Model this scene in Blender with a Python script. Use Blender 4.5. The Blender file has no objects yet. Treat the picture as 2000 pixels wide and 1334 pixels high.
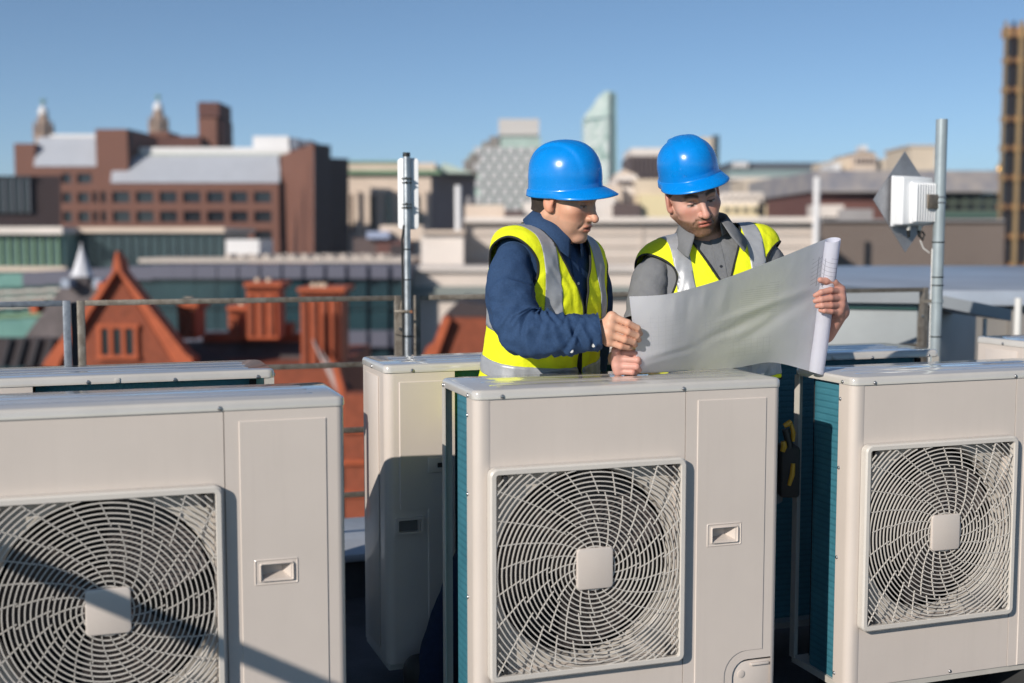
import bpy, bmesh, math, random
import numpy as np
from mathutils import Vector, Matrix, noise as mnoise
from mathutils.geometry import tessellate_polygon

random.seed(7)
R = math.radians
scene = bpy.context.scene
col = scene.collection

# ---------------------------------------------------------------- camera
CAM_H, PITCH, FPX = 1.55, R(4.862), 2400.0
cam_d = bpy.data.cameras.new('camera'); cam = bpy.data.objects.new('camera', cam_d); col.objects.link(cam)
cam.location = (0, 0, CAM_H); cam.rotation_euler = (R(90) - PITCH, 0, 0)
cam_d.sensor_width = 36.0; cam_d.lens = FPX / 2000 * 36
cam_d.clip_start = 0.05; cam_d.clip_end = 12000
cam_d.dof.use_dof = True; cam_d.dof.focus_distance = 3.85; cam_d.dof.aperture_fstop = 1.75
scene.camera = cam

# ---------------------------------------------------------------- sky, sun, exposure
SUN = Vector((-0.541, -0.734, 0.411)).normalized()
world = bpy.data.worlds.new('World'); scene.world = world; world.use_nodes = True
wn = world.node_tree.nodes; wl = world.node_tree.links
bg = wn['Background']; sky = wn.new('ShaderNodeTexSky')
sky.sky_type = 'NISHITA'; sky.sun_disc = False
sky.sun_elevation = math.asin(SUN.z); sky.sun_rotation = math.atan2(SUN.x, SUN.y)
sky.altitude = 60; sky.air_density = 0.55; sky.dust_density = 0.0; sky.ozone_density = 3.0
tint = wn.new('ShaderNodeMix'); tint.data_type = 'RGBA'; tint.blend_type = 'MULTIPLY'; tint.inputs['Factor'].default_value = 1.0
tint.inputs['B'].default_value = (0.88, 0.925, 0.86, 1)
wl.new(sky.outputs['Color'], tint.inputs['A']); wl.new(tint.outputs['Result'], bg.inputs['Color']); bg.inputs['Strength'].default_value = 0.085
sd = bpy.data.lights.new('sun', 'SUN'); sd.energy = 3.4; sd.angle = R(0.5); sd.color = (1.0, 0.93, 0.84)
so = bpy.data.objects.new('sun', sd); col.objects.link(so)
so.rotation_euler = SUN.to_track_quat('Z', 'Y').to_euler(); so.location = SUN * 50
vs = scene.view_settings
vs.view_transform = 'Standard'; vs.look = 'None'; vs.exposure = 0.55; vs.gamma = 1.0; vs.use_curve_mapping = False
scene.render.engine = 'CYCLES'
scene.cycles.use_denoising = True
scene.cycles.max_bounces = 8; scene.cycles.transparent_max_bounces = 12
scene.cycles.caustics_reflective = False; scene.cycles.caustics_refractive = False
scene.cycles.sample_clamp_indirect = 4.0

# ---------------------------------------------------------------- helpers
CA, SA = math.cos(PITCH), math.sin(PITCH)
def P(px, py, Y):
    """the point of the place that lies at depth Y in the direction of that spot of the photograph"""
    xn, yn = (px - 1000) / FPX, (667 - py) / FPX
    t = Y / (CA + yn * SA)
    return Vector((xn * t, Y, CAM_H + t * (-SA + yn * CA)))
def V(*a): return Vector(a)

def tag(o, label=None, cat=None, group=None, kind=None):
    if label: o['label'] = label
    if cat: o['category'] = cat
    if group: o['group'] = group
    if kind: o['kind'] = kind
    return o
def empty(name, loc=(0, 0, 0), rz=0.0):
    o = bpy.data.objects.new(name, None); col.objects.link(o)
    o.location = loc; o.rotation_euler = (0, 0, rz); o.empty_display_size = 0.1
    return o
CH = {}
def par(o, p):
    o.parent = p; CH.setdefault(p.name, []).append(o)
def dup(o, parent=None, skip=()):
    c = o.copy(); col.objects.link(c)
    if parent is not None: par(c, parent)
    for ch in list(CH.get(o.name, [])):
        if ch.name.split('.')[0] in skip: continue
        dup(ch, c, skip)
    return c

# ---- materials
MATS = {}
def mat(name, rgb, rough=0.6, metal=0.0, var=0.0, vscale=6.0, bump=0.0, bscale=60.0, spec=0.5, coat=0.0, coords='Object', rgb2=None, rvar=0.0):
    if name in MATS: return MATS[name]
    m = bpy.data.materials.new(name); m.use_nodes = True
    nt = m.node_tree; b = nt.nodes['Principled BSDF']
    b.inputs['Base Color'].default_value = (*rgb, 1); b.inputs['Roughness'].default_value = rough
    b.inputs['Metallic'].default_value = metal; b.inputs['Specular IOR Level'].default_value = spec
    b.inputs['Coat Weight'].default_value = coat; b.inputs['Coat Roughness'].default_value = 0.08
    tc = nt.nodes.new('ShaderNodeTexCoord')
    if var > 0 or rgb2 is not None:
        n = nt.nodes.new('ShaderNodeTexNoise'); n.inputs['Scale'].default_value = vscale; n.inputs['Detail'].default_value = 6
        n.inputs['Roughness'].default_value = 0.62
        nt.links.new(tc.outputs[coords], n.inputs['Vector'])
        mx = nt.nodes.new('ShaderNodeMix'); mx.data_type = 'RGBA'
        lo = rgb2 if rgb2 is not None else tuple(max(0, c * (1 - var)) for c in rgb)
        hi = rgb if rgb2 is not None else tuple(min(1, c * (1 + var)) for c in rgb)
        mx.inputs['A'].default_value = (*lo, 1); mx.inputs['B'].default_value = (*hi, 1)
        mr = nt.nodes.new('ShaderNodeMapRange'); mr.inputs['From Min'].default_value = 0.32; mr.inputs['From Max'].default_value = 0.68
        nt.links.new(n.outputs['Fac'], mr.inputs['Value']); nt.links.new(mr.outputs['Result'], mx.inputs['Factor'])
        nt.links.new(mx.outputs['Result'], b.inputs['Base Color'])
        if rvar > 0:
            r2 = nt.nodes.new('ShaderNodeMapRange'); r2.inputs['To Min'].default_value = max(0, rough - rvar); r2.inputs['To Max'].default_value = min(1, rough + rvar)
            nt.links.new(n.outputs['Fac'], r2.inputs['Value']); nt.links.new(r2.outputs['Result'], b.inputs['Roughness'])
    if bump > 0:
        n2 = nt.nodes.new('ShaderNodeTexNoise'); n2.inputs['Scale'].default_value = bscale; n2.inputs['Detail'].default_value = 4
        nt.links.new(tc.outputs[coords], n2.inputs['Vector'])
        bp = nt.nodes.new('ShaderNodeBump'); bp.inputs['Strength'].default_value = bump; bp.inputs['Distance'].default_value = 0.01
        nt.links.new(n2.outputs['Fac'], bp.inputs['Height']); nt.links.new(bp.outputs['Normal'], b.inputs['Normal'])
    MATS[name] = m
    return m

# ---- mesh building
class MB:
    def __init__(self): self.v, self.f = [], []
    def add(self, vs, fs):
        k = len(self.v); self.v += [tuple(x) for x in vs]; self.f += [tuple(i + k for i in f) for f in fs]; return self
    def box(self, x0, x1, y0, y1, z0, z1):
        return self.add([(x0,y0,z0),(x1,y0,z0),(x1,y1,z0),(x0,y1,z0),(x0,y0,z1),(x1,y0,z1),(x1,y1,z1),(x0,y1,z1)],
                        [(0,3,2,1),(4,5,6,7),(0,1,5,4),(1,2,6,5),(2,3,7,6),(3,0,4,7)])
    def hexa(self, b4, t4):
        return self.add(list(b4) + list(t4), [(3,2,1,0),(4,5,6,7),(0,1,5,4),(1,2,6,5),(2,3,7,6),(3,0,4,7)])
    def prism(self, poly, a, b, axis='y'):
        """poly of 2D points extruded a..b along an axis; (u,v) = (x,z) for y, (x,y) for z, (y,z) for x"""
        def q(p, t): return {'y': (p[0], t, p[1]), 'z': (p[0], p[1], t), 'x': (t, p[0], p[1])}[axis]
        n = len(poly)
        return self.add([q(p, a) for p in poly] + [q(p, b) for p in poly],
                        [tuple(range(n)), tuple(range(2*n-1, n-1, -1))] + [(i, i+n, (i+1) % n + n, (i+1) % n) for i in range(n)])
    def tube(self, pts, r, n=8, closed=False, caps=True):
        pts = [Vector(p) for p in pts]; m = len(pts); rings = []
        rr = r if isinstance(r, (list, tuple)) else [r] * m
        up = None; vs = []
        for i, p in enumerate(pts):
            t = (pts[(i+1) % m] - pts[i-1]) if closed else (pts[min(i+1, m-1)] - pts[max(i-1, 0)])
            t.normalize()
            if up is None: up = t.orthogonal().normalized()
            up = (up - t * up.dot(t)).normalized(); bi = t.cross(up)
            vs += [p + (up * math.cos(2*math.pi*k/n) + bi * math.sin(2*math.pi*k/n)) * rr[i] for k in range(n)]
        fs = []
        for i in range(m if closed else m - 1):
            j = (i + 1) % m
            for k in range(n): fs.append((i*n+k, i*n+(k+1) % n, j*n+(k+1) % n, j*n+k))
        if caps and not closed: fs += [tuple(range(n-1, -1, -1)), tuple(range((m-1)*n, m*n))]
        return self.add(vs, fs)
    def cyl(self, p, q, r, n=16, r2=None):
        return self.tube([p, q], [r, r2 if r2 is not None else r], n)
    def lathe(self, prof, c=(0, 0, 0), n=16):
        vs = []; fs = []
        for r, z in prof: vs += [(c[0] + r*math.cos(2*math.pi*k/n), c[1] + r*math.sin(2*math.pi*k/n), c[2] + z) for k in range(n)]
        for i in range(len(prof) - 1):
            for k in range(n): fs.append((i*n+k, i*n+(k+1) % n, (i+1)*n+(k+1) % n, (i+1)*n+k))
        fs += [tuple(range(n-1, -1, -1)), tuple(range((len(prof)-1)*n, len(prof)*n))]
        return self.add(vs, fs)
    def sheet(self, poly, holes, y, flip=False):
        """flat panel in the xz plane at depth y, with holes"""
        loops = [[Vector((p[0], p[1], 0)) for p in poly]] + [[Vector((p[0], p[1], 0)) for p in h] for h in holes]
        tri = tessellate_polygon(loops); pts = [p for l in loops for p in l]
        fs = []
        for t in tri:
            a, b, c = (pts[i] for i in t)
            s = (b.x-a.x)*(c.y-a.y) - (b.y-a.y)*(c.x-a.x)
            fs.append(tuple(t) if (s > 0) != flip else tuple(reversed(t)))
        return self.add([(p.x, y, p.y) for p in pts], fs)
    def wall(self, poly, y0, y1):
        """ribbon round a closed xz loop from depth y0 to y1"""
        n = len(poly)
        return self.add([(p[0], y0, p[1]) for p in poly] + [(p[0], y1, p[1]) for p in poly],
                        [(i, (i+1) % n, (i+1) % n + n, i + n) for i in range(n)])
    def mesh(self, name):
        me = bpy.data.meshes.new(name); me.from_pydata(self.v, [], self.f); me.validate(); me.update()
        return me

def obj(name, mb, m, parent=None, smooth=False, bevel=0.0, segs=2, angle=40, loc=None, rot=None):
    me = mb.mesh(name) if isinstance(mb, MB) else mb
    if m is not None and not me.materials: me.materials.append(m)
    o = bpy.data.objects.new(name, me); col.objects.link(o)
    if loc is not None: o.location = loc
    if rot is not None: o.rotation_euler = rot
    if bevel > 0:
        bm = bmesh.new(); bm.from_mesh(me)
        bmesh.ops.remove_doubles(bm, verts=bm.verts, dist=1e-5)
        bmesh.ops.recalc_face_normals(bm, faces=bm.faces)
        es = [e for e in bm.edges if len(e.link_faces) == 2 and e.calc_face_angle(0) > R(angle)]
        bmesh.ops.bevel(bm, geom=es, offset=bevel, segments=segs, affect='EDGES', profile=0.5, clamp_overlap=True)
        bm.to_mesh(me); bm.free(); smooth = True
    if smooth:
        me.polygons.foreach_set('use_smooth', [True] * len(me.polygons))
        try: me.set_sharp_from_angle(angle=R(angle))
        except Exception: pass
    if parent is not None: par(o, parent)
    return o
def thing(name, mb, m, label, cat, group=None, **k):
    return tag(obj(name, mb, m, **k), label, cat, group)
def arc(cx, cy, r, a0, a1, n=6):
    return [(cx + r*math.cos(R(a0 + (a1-a0)*i/n)), cy + r*math.sin(R(a0 + (a1-a0)*i/n))) for i in range(n+1)]
def rrect(x0, x1, z0, z1, r, n=4):
    return (arc(x0+r, z0+r, r, 180, 270, n) + arc(x1-r, z0+r, r, 270, 360, n) + arc(x1-r, z1-r, r, 0, 90, n) + arc(x0+r, z1-r, r, 90, 180, n))
ROW = R(18.6)
def row(x, y, z=0.0, o=(-0.101, 3.282)):
    """a point of the roof in the units' own row axes (x along the fronts, y to the back) from the near corner of the middle unit"""
    return Vector((o[0] + x*math.cos(ROW) - y*math.sin(ROW), o[1] + x*math.sin(ROW) + y*math.cos(ROW), z))
# ================================================================ the roof we stand on
m_roof = mat('roof_membrane', (0.045, 0.045, 0.05), 0.85, var=0.4, vscale=3, bump=0.35, bscale=90)
m_galv = mat('galvanised_steel', (0.46, 0.48, 0.5), 0.42, 0.85, var=0.18, vscale=25, rvar=0.12, bump=0.05, bscale=120)
m_galv_dull = mat('dull_galvanised_bar', (0.30, 0.27, 0.23), 0.55, 0.55, rgb2=(0.17, 0.14, 0.11), vscale=30, bump=0.15, bscale=150)
m_copeg = mat('grey_coping', (0.42, 0.44, 0.47), 0.5, 0.2, var=0.15, vscale=4, bump=0.05)
m_darkwall = mat('dark_upstand', (0.04, 0.042, 0.05), 0.7, var=0.3, vscale=4)

mb = MB(); q = [row(-9, -9), row(9, -9), row(9, 2.6), row(-9, 2.6)]
mb.hexa([(p.x, p.y, -0.3) for p in q], [(p.x, p.y, 0.0) for p in q])
tag(obj('roof_deck', mb, m_roof), kind='structure')
mb = MB(); q = [row(-9, 2.6), row(9, 2.6), row(9, 2.95), row(-9, 2.95)]
mb.hexa([(p.x, p.y, -24) for p in q], [(p.x, p.y, -0.3) for p in q])
tag(obj('roof_edge_wall', mb, mat('edge_brick', (0.22, 0.13, 0.1), 0.8, var=0.2, vscale=3)), kind='structure')
par_root = empty('roof_parapet', row(0, 1.95)); par_root['kind'] = 'structure'
def rowbox(mb, x0, x1, y0, y1, z0, z1, o=None):
    q = [row(x0, y0), row(x1, y0), row(x1, y1), row(x0, y1)]
    o = o or V(0, 0, 0)
    return mb.hexa([(p.x-o.x, p.y-o.y, z0) for p in q], [(p.x-o.x, p.y-o.y, z1) for p in q])
o0 = row(0, 1.95)
obj('upstand', rowbox(MB(), -9, 9, 1.98, 2.56, -0.3, 0.17, o0), m_darkwall, par_root)
for k in range(-4, 5):
    obj('coping_slab', rowbox(MB(), k*1.6-0.797, k*1.6+0.797, 1.93, 2.62, 0.172, 0.205, o0), m_copeg, par_root, bevel=0.006)

# ================================================================ condensing units
def paint_mat(name, rgb, rough):
    m = mat(name, rgb, rough, var=0.035, vscale=2.5, bump=0.012, bscale=350, coat=0.25, rvar=0.06)
    # faint rain streaks and grime, stretched down the casing
    nt = m.node_tree; b = nt.nodes['Principled BSDF']; src = b.inputs['Base Color'].links[0].from_socket
    tc = nt.nodes.new('ShaderNodeTexCoord'); mp = nt.nodes.new('ShaderNodeMapping'); mp.inputs['Scale'].default_value = (38, 38, 1.6)
    n = nt.nodes.new('ShaderNodeTexNoise'); n.inputs['Scale'].default_value = 1.0; n.inputs['Detail'].default_value = 5; n.inputs['Roughness'].default_value = 0.7
    nt.links.new(tc.outputs['Object'], mp.inputs['Vector']); nt.links.new(mp.outputs['Vector'], n.inputs['Vector'])
    n2 = nt.nodes.new('ShaderNodeTexNoise'); n2.inputs['Scale'].default_value = 3.3; n2.inputs['Detail'].default_value = 4; nt.links.new(tc.outputs['Object'], n2.inputs['Vector'])
    mr = nt.nodes.new('ShaderNodeMapRange'); mr.inputs['From Min'].default_value = 0.50; mr.inputs['From Max'].default_value = 0.78; mr.inputs['To Max'].default_value = 0.13
    ml = nt.nodes.new('ShaderNodeMath'); ml.operation = 'MULTIPLY'
    nt.links.new(n.outputs['Fac'], mr.inputs['Value']); nt.links.new(mr.outputs['Result'], ml.inputs[0]); nt.links.new(n2.outputs['Fac'], ml.inputs[1])
    mx = nt.nodes.new('ShaderNodeMix'); mx.data_type = 'RGBA'; mx.inputs['B'].default_value = (0.33, 0.29, 0.25, 1)
    nt.links.new(ml.outputs[0], mx.inputs['Factor']); nt.links.new(src, mx.inputs['A']); nt.links.new(mx.outputs['Result'], b.inputs['Base Color'])
    return m
m_paint = paint_mat('cream_unit_paint', (0.61, 0.54, 0.485), 0.38)
m_lid = mat('cream_lid_paint', (0.55, 0.52, 0.48), 0.14, var=0.06, vscale=5, bump=0.015, bscale=18, coat=1.0, rvar=0.06, spec=0.7)
m_grille = mat('cream_grille_plastic', (0.60, 0.56, 0.51), 0.42, var=0.04, vscale=8)
m_shroud = mat('cream_shroud', (0.50, 0.46, 0.41), 0.5, var=0.08, vscale=6)
m_dark = mat('unit_inside_dark', (0.022, 0.019, 0.019), 0.8)
m_fan = mat('fan_blade_plastic', (0.06, 0.048, 0.046), 0.55)
m_screw = mat('zinc_screw', (0.42, 0.42, 0.43), 0.35, 0.9)
m_clip = mat('black_clip', (0.02, 0.02, 0.022), 0.6)
m_rub = mat('rubber_foot', (0.03, 0.03, 0.03), 0.8)
m_post = mat('unit_corner_post', (0.50, 0.47, 0.42), 0.42, var=0.06, vscale=10)

def coil_mat():
    m = bpy.data.materials.new('teal_coil_fins'); m.use_nodes = True; nt = m.node_tree; b = nt.nodes['Principled BSDF']
    tc = nt.nodes.new('ShaderNodeTexCoord'); sx = nt.nodes.new('ShaderNodeSeparateXYZ'); nt.links.new(tc.outputs['Object'], sx.inputs[0])
    def math_(op, a, bv=None):
        n = nt.nodes.new('ShaderNodeMath'); n.operation = op
        for i, x in enumerate((a, bv)):
            if x is None: continue
            if isinstance(x, (int, float)): n.inputs[i].default_value = x
            else: nt.links.new(x, n.inputs[i])
        return n.outputs[0]
    nz = nt.nodes.new('ShaderNodeTexNoise'); nz.inputs['Scale'].default_value = 9; nz.inputs['Detail'].default_value = 5
    nt.links.new(tc.outputs['Object'], nz.inputs['Vector'])
    zz = math_('ADD', sx.outputs['Z'], math_('MULTIPLY', nz.outputs['Fac'], 0.004))
    band = math_('SINE', math_('MULTIPLY', zz, 2*math.pi/0.0208))
    band = math_('SMOOTH_MAX', math_('MULTIPLY', band, 1.0), 0.3)
    fac = math_('ADD', math_('MULTIPLY', band, 0.28), math_('MULTIPLY', nz.outputs['Fac'], 0.6))
    r = nt.nodes.new('ShaderNodeValToRGB'); nt.links.new(fac, r.inputs['Fac'])
    r.color_ramp.elements[0].position = 0.2; r.color_ramp.elements[0].color = (0.075, 0.30, 0.39, 1)
    r.color_ramp.elements[1].position = 0.75; r.color_ramp.elements[1].color = (0.028, 0.155, 0.215, 1)
    nt.links.new(r.outputs['Color'], b.inputs['Base Color'])
    fin = math_('SINE', math_('MULTIPLY', math_('ADD', sx.outputs['X'], sx.outputs['Y']), 2*math.pi/0.004))
    bp = nt.nodes.new('ShaderNodeBump'); bp.inputs['Strength'].default_value = 0.5; bp.inputs['Distance'].default_value = 0.002
    nt.links.new(math_('ADD', fin, math_('MULTIPLY', band, -1.2)), bp.inputs['Height']); nt.links.new(bp.outputs['Normal'], b.inputs['Normal'])
    b.inputs['Roughness'].default_value = 0.45; b.inputs['Metallic'].default_value = 0.25
    return m
m_coil = coil_mat()

UW, UD, UH, SEAM = 0.94, 0.331, 0.99, 0.631
GX0, GX1, GZ0, GZ1 = 0.035, 0.623, UH-0.783, UH-0.187
HX, HZ = 0.3405, UH-0.484
def extrude_path(mb, path, z0, z1):
    n = len(path)
    return mb.add([(x, y, z0) for x, y in path] + [(x, y, z1) for x, y in path], [(i, i+1, i+1+n, i+n) for i in range(n-1)])

def make_unit():
    u = empty('condensing_unit')
    # base tray and feet
    obj('base_tray', MB().box(0.006, UW-0.006, 0.006, UD-0.006, 0.0, 0.022), m_post, u)
    for x in (0.16, 0.74):
        obj('foot', MB().box(x-0.03, x+0.03, -0.02, UD+0.02, -0.125, -0.001), m_rub, u, bevel=0.006)
    # front fan panel, wraps round the near left corner
    mb = MB(); r = 0.026
    path = [(0.0, 0.074), (0.0, r)] + arc(r, r, r, 180, 270, 8)[1:] + [(0.0405, 0.0), (0.0445, 0.0016)]
    extrude_path(mb, path, 0.02, UH)
    mb.add([(0, 0.074, 0.02), (0, 0.074, UH), (0.012, 0.074, UH), (0.012, 0.074, 0.02)], [(0, 1, 2, 3)])
    hole = [(GX0+0.02, GZ0+0.02), (GX1-0.02, GZ0+0.02), (GX1-0.02, GZ1-0.02), (GX0+0.02, GZ1-0.02)]
    mb.sheet([(0.0445, 0.02), (SEAM-0.001, 0.02), (SEAM-0.001, UH), (0.0445, UH)], [hole], 0.0016)
    mb.wall(hole, 0.0016, 0.0235)
    obj('fan_panel', mb, m_paint, u, smooth=True, angle=35)
    # service panel with the raised field and the curved cut at its foot
    mb = MB(); r = 0.02
    hl = (0.722, 0.795, UH-0.445, UH-0.409)
    hh = [(hl[0], hl[2]), (hl[1], hl[2]), (hl[1], hl[3]), (hl[0], hl[3])]
    out = [(SEAM+0.001, UH), (SEAM+0.001, 0.02), (0.792, 0.02)] + arc(0.842, 0.13, 0.05, 180, 90, 6) + [(UW-r, 0.18), (UW-r, UH)]
    field = [(0.668, UH-0.029), (0.668, 0.02), (0.766, 0.02)] + arc(0.836, 0.136, 0.07, 180, 90, 7) + [(0.892, 0.206), (0.892, UH-0.029)]
    def inset(poly, d):
        n = len(poly); res = []
        for i in range(n):
            a, b, c = Vector(poly[i-1]), Vector(poly[i]), Vector(poly[(i+1) % n])
            e1 = (b-a).normalized(); e2 = (c-b).normalized()
            n1 = Vector((-e1.y, e1.x)); n2 = Vector((-e2.y, e2.x)); s = (n1+n2)
            s = s / max(0.35, s.length_squared) * 2 if s.length > 1e-6 else n1
            res.append((b.x + s.x*d*0.5*2*0.5*1.0 + 0, b.y + s.y*d*0.5*2*0.5*1.0))
        return res
    fin = inset(field, 0.004)
    mb.sheet(out, [field], 0.0)
    n = len(field)
    mb.add([(x, 0, z) for x, z in field] + [(x, -0.0028, z) for x, z in fin], [(i, (i+1) % n, (i+1) % n + n, i+n) for i in range(n)])
    mb.sheet(fin, [hh], -0.0028)
    mb.add([(SEAM+0.001, 0, 0.02), (SEAM+0.001, 0, UH), (SEAM+0.001, 0.02, UH), (SEAM+0.001, 0.02, 0.02)], [(0, 1, 2, 3)])
    p2 = arc(UW-r, r, r, 270, 360, 6) + [(UW, UD-0.03)] + arc(UW-0.03, UD-0.03, 0.03, 0, 90, 6) + [(UW-0.235, UD), (UW-0.235, UD-0.03)]
    extrude_path(mb, p2, 0.02, UH)
    # pocket of the grip
    a, b, c, d = hl
    mb.add([(a, -0.0028, c), (b, -0.0028, c), (b, -0.0028, d), (a, -0.0028, d), (a+0.004, 0.03, c+0.004), (b-0.018, 0.03, c+0.012), (b-0.018, 0.03, d-0.002), (a+0.004, 0.03, d-0.002)],
           [(0, 4, 5, 1), (1, 5, 6, 2), (2, 6, 7, 3), (3, 7, 4, 0), (4, 7, 6, 5)])
    sp = obj('service_panel', mb, m_paint, u, smooth=True, angle=30)
    hb = MB()
    for (x0, x1, z0, z1, yy) in ((0.701, 0.814, UH-0.461, UH-0.392, -0.0052), (0.714, 0.803, UH-0.452, UH-0.402, -0.009)):
        o_, i_ = rrect(x0, x1, z0, z1, 0.004), rrect(x0+0.005, x1-0.005, z0+0.005, z1-0.005, 0.003)
        k = len(o_)
        hb.add([(p[0], -0.0028, p[1]) for p in o_] + [(p[0]*0.5+q_[0]*0.5, yy, p[1]*0.5+q_[1]*0.5) for p, q_ in zip(o_, i_)] + [(q_[0], -0.0029, q_[1]) for q_ in i_],
               [(i, (i+1) % k, (i+1) % k + k, i+k) for i in range(k)] + [(i+k, (i+1) % k + k, (i+1) % k + 2*k, i+2*k) for i in range(k)])
    obj('grip_frame', hb, m_paint, sp, smooth=True, angle=60)
    # raised field and grip on the back wrap, seen on the units that turn their back
    bf = MB(); yb = UD
    poly = [(0.725, UH-0.03), (0.725, 0.05), (0.80, 0.05), (0.80, UH-0.45), (0.895, UH-0.45), (0.895, UH-0.03)]
    pin = [(0.728, UH-0.033), (0.728, 0.053), (0.797, 0.053), (0.797, UH-0.453), (0.892, UH-0.453), (0.892, UH-0.033)]
    k = len(poly)
    bf.add([(x, yb, z) for x, z in poly] + [(x, yb+0.0035, z) for x, z in pin], [(i, (i+1) % k, (i+1) % k + k, i+k) for i in range(k)])
    bf.sheet(pin, [], yb+0.0035, flip=True)
    obj('back_field', bf, m_paint, u)
    bh = MB()
    for (x0, x1, z0, z1) in ((0.815, 0.91, UH-0.535, UH-0.478),):
        o_, i_ = rrect(x0, x1, z0, z1, 0.006), rrect(x0+0.009, x1-0.009, z0+0.009, z1-0.009, 0.004)
        k = len(o_)
        bh.add([(p[0], yb, p[1]) for p in o_] + [(p[0], yb+0.011, p[1]) for p in o_] + [(q_[0], yb+0.011, q_[1]) for q_ in i_] + [(q_[0], yb+0.001, q_[1]) for q_ in i_],
               [(i+j*k, (i+1) % k + j*k, (i+1) % k + (j+1)*k, i+(j+1)*k) for j in range(3) for i in range(k)])
    bg_ = obj('back_grip', bh, m_paint, u)
    obj('grip_pocket', MB().box(0.825, 0.90, yb+0.0005, yb+0.002, UH-0.526, UH-0.487), mat('painted_grip_shadow', (0.16, 0.15, 0.14), 0.7), bg_)  # flat plate, shade of the grip's pocket painted into its colour
    obj('grip_slope', MB().add([(0.825, yb+0.003, UH-0.526), (0.90, yb+0.003, UH-0.526), (0.838, yb+0.010, UH-0.526), (0.838, yb+0.010, UH-0.487), (0.825, yb+0.003, UH-0.487), (0.895, yb+0.010, UH-0.520)], [(0, 2, 3, 4), (0, 1, 5, 2)]), m_paint, bg_)
    bp_ = obj('port_cover', MB().box(0.735, 0.80, yb+0.0036, yb+0.008, UH-0.335, UH-0.285), m_paint, u, bevel=0.002)
    obj('port_slot', MB().box(0.745, 0.768, yb+0.0081, yb+0.010, UH-0.318, UH-0.303), m_dark, bp_)
    # side bead on the closed end
    obj('side_bead', MB().box(UW+0.0003, UW+0.0035, 0.06, 0.24, 0.05, UH-0.02), m_paint, u, bevel=0.0015)
    # pipe cover in the cut
    mb = MB().box(0.793, UW-0.007, 0.006, 0.03, 0.0205, 0.172)
    pc = obj('pipe_cover', mb, m_paint, u, bevel=0.004)
    obj('cover_lip', MB().box(0.855, 0.915, -0.002, 0.006, 0.158, 0.166), m_paint, pc, bevel=0.002)
    obj('knockout', MB().cyl((0.825, 0.0061, 0.135), (0.825, 0.0035, 0.135), 0.012, 18), m_paint, pc, bevel=0.001)
    # lid
    mb = MB(); ol = rrect(-0.003, UW+0.003, -0.003, UD+0.003, 0.024, 6)
    prof = [(0.0, 0.0), (0.0, 0.0165), (0.0025, 0.0225), (0.008, 0.0255)]
    cx, cy = UW/2, UD/2; k = len(ol); vs = []; fs = []
    for ins, z in prof:
        for x, y in ol: vs.append((x + (ins if x < cx else -ins), y + (ins if y < cy else -ins), UH-0.0005+z))
    for j in range(len(prof)-1): fs += [(i+j*k, (i+1) % k + j*k, (i+1) % k + (j+1)*k, i+(j+1)*k) for i in range(k)]
    fs += [tuple(range((len(prof)-1)*k, len(prof)*k)), tuple(range(k-1, -1, -1))]
    mb.add(vs, fs)
    lid = obj('lid', mb, m_lid, u, smooth=True, angle=50)
    zt = UH-0.0005+0.0255
    for y in (0.085, 0.165, 0.245):
        obj('lid_rib', MB().add([(0.07, y-0.012, zt), (UW-0.07, y-0.012, zt), (UW-0.07, y+0.012, zt), (0.07, y+0.012, zt), (0.085, y-0.005, zt+0.0022), (UW-0.085, y-0.005, zt+0.0022), (UW-0.085, y+0.005, zt+0.0022), (0.085, y+0.005, zt+0.0022)],
            [(4, 5, 6, 7), (0, 1, 5, 4), (1, 2, 6, 5), (2, 3, 7, 6), (3, 0, 4, 7)]), m_lid, lid, smooth=True, angle=60)
    obj('lid_joint', MB().box(0.46, 0.474, UD+0.0032, UD+0.0062, UH+0.001, UH+0.0155), m_lid, lid, bevel=0.001)
    # screws
    sc_me = MB().lathe([(0.0026, -0.002), (0.0062, 0.0), (0.0062, 0.001), (0.004, 0.0036), (0.0015, 0.004)], n=12).mesh('screw')
    sc_me.materials.append(m_screw)
    for x, y, z, rot in ((0.078, -0.003, UH+0.006, (R(90), 0, 0)), (0.622, -0.003, UH+0.006, (R(90), 0, 0)), (-0.003, 0.052, UH+0.006, (0, R(-90), 0)), (-0.003, 0.305, UH+0.006, (0, R(-90), 0)),
                         (0.0, 0.066, UH-0.05, (0, R(-90), 0)), (0.0, 0.066, UH-0.27, (0, R(-90), 0)), (0.0, 0.066, UH-0.56, (0, R(-90), 0)), (0.0, 0.066, 0.05, (0, R(-90), 0)),
                         (0.40, 0.0016, 0.03, (R(90), 0, 0)), (UW+0.003, 0.16, UH+0.006, (0, R(90), 0)), (UW-0.09, UD+0.003, UH+0.006, (R(-90), 0, 0)), (0.05, UD+0.003, UH+0.004, (R(-90), 0, 0)), (0.30, UD+0.003, UH+0.004, (R(-90), 0, 0)), (0.55, UD+0.003, UH+0.006, (R(-90), 0, 0))):
        obj('screw', sc_me, None, u, smooth=True, loc=(x, y, z), rot=rot)
    # coil, back posts, inside
    path = [(0.016, 0.07), (0.016, 0.215)] + arc(0.076, 0.215, 0.06, 180, 90, 8)[1:] + [(0.70, 0.275), (0.70, 0.245), (0.076, 0.245)] + arc(0.076, 0.215, 0.03, 90, 180, 6)[1:] + [(0.046, 0.07)]
    obj('coil', MB().prism(path, 0.022, UH-0.003, 'z'), m_coil, u, smooth=True, angle=40)
    obj('corner_post', MB().prism([(0.0, 0.302), (0.0, UD), (0.03, UD), (0.03, UD-0.003), (0.003, UD-0.003), (0.003, 0.302)], 0.02, UH-0.001, 'z'), m_post, u)
    obj('coil_strip', MB().box(0.05, 0.07, 0.276, 0.29, 0.03, UH-0.01), m_dark, u)
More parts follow.
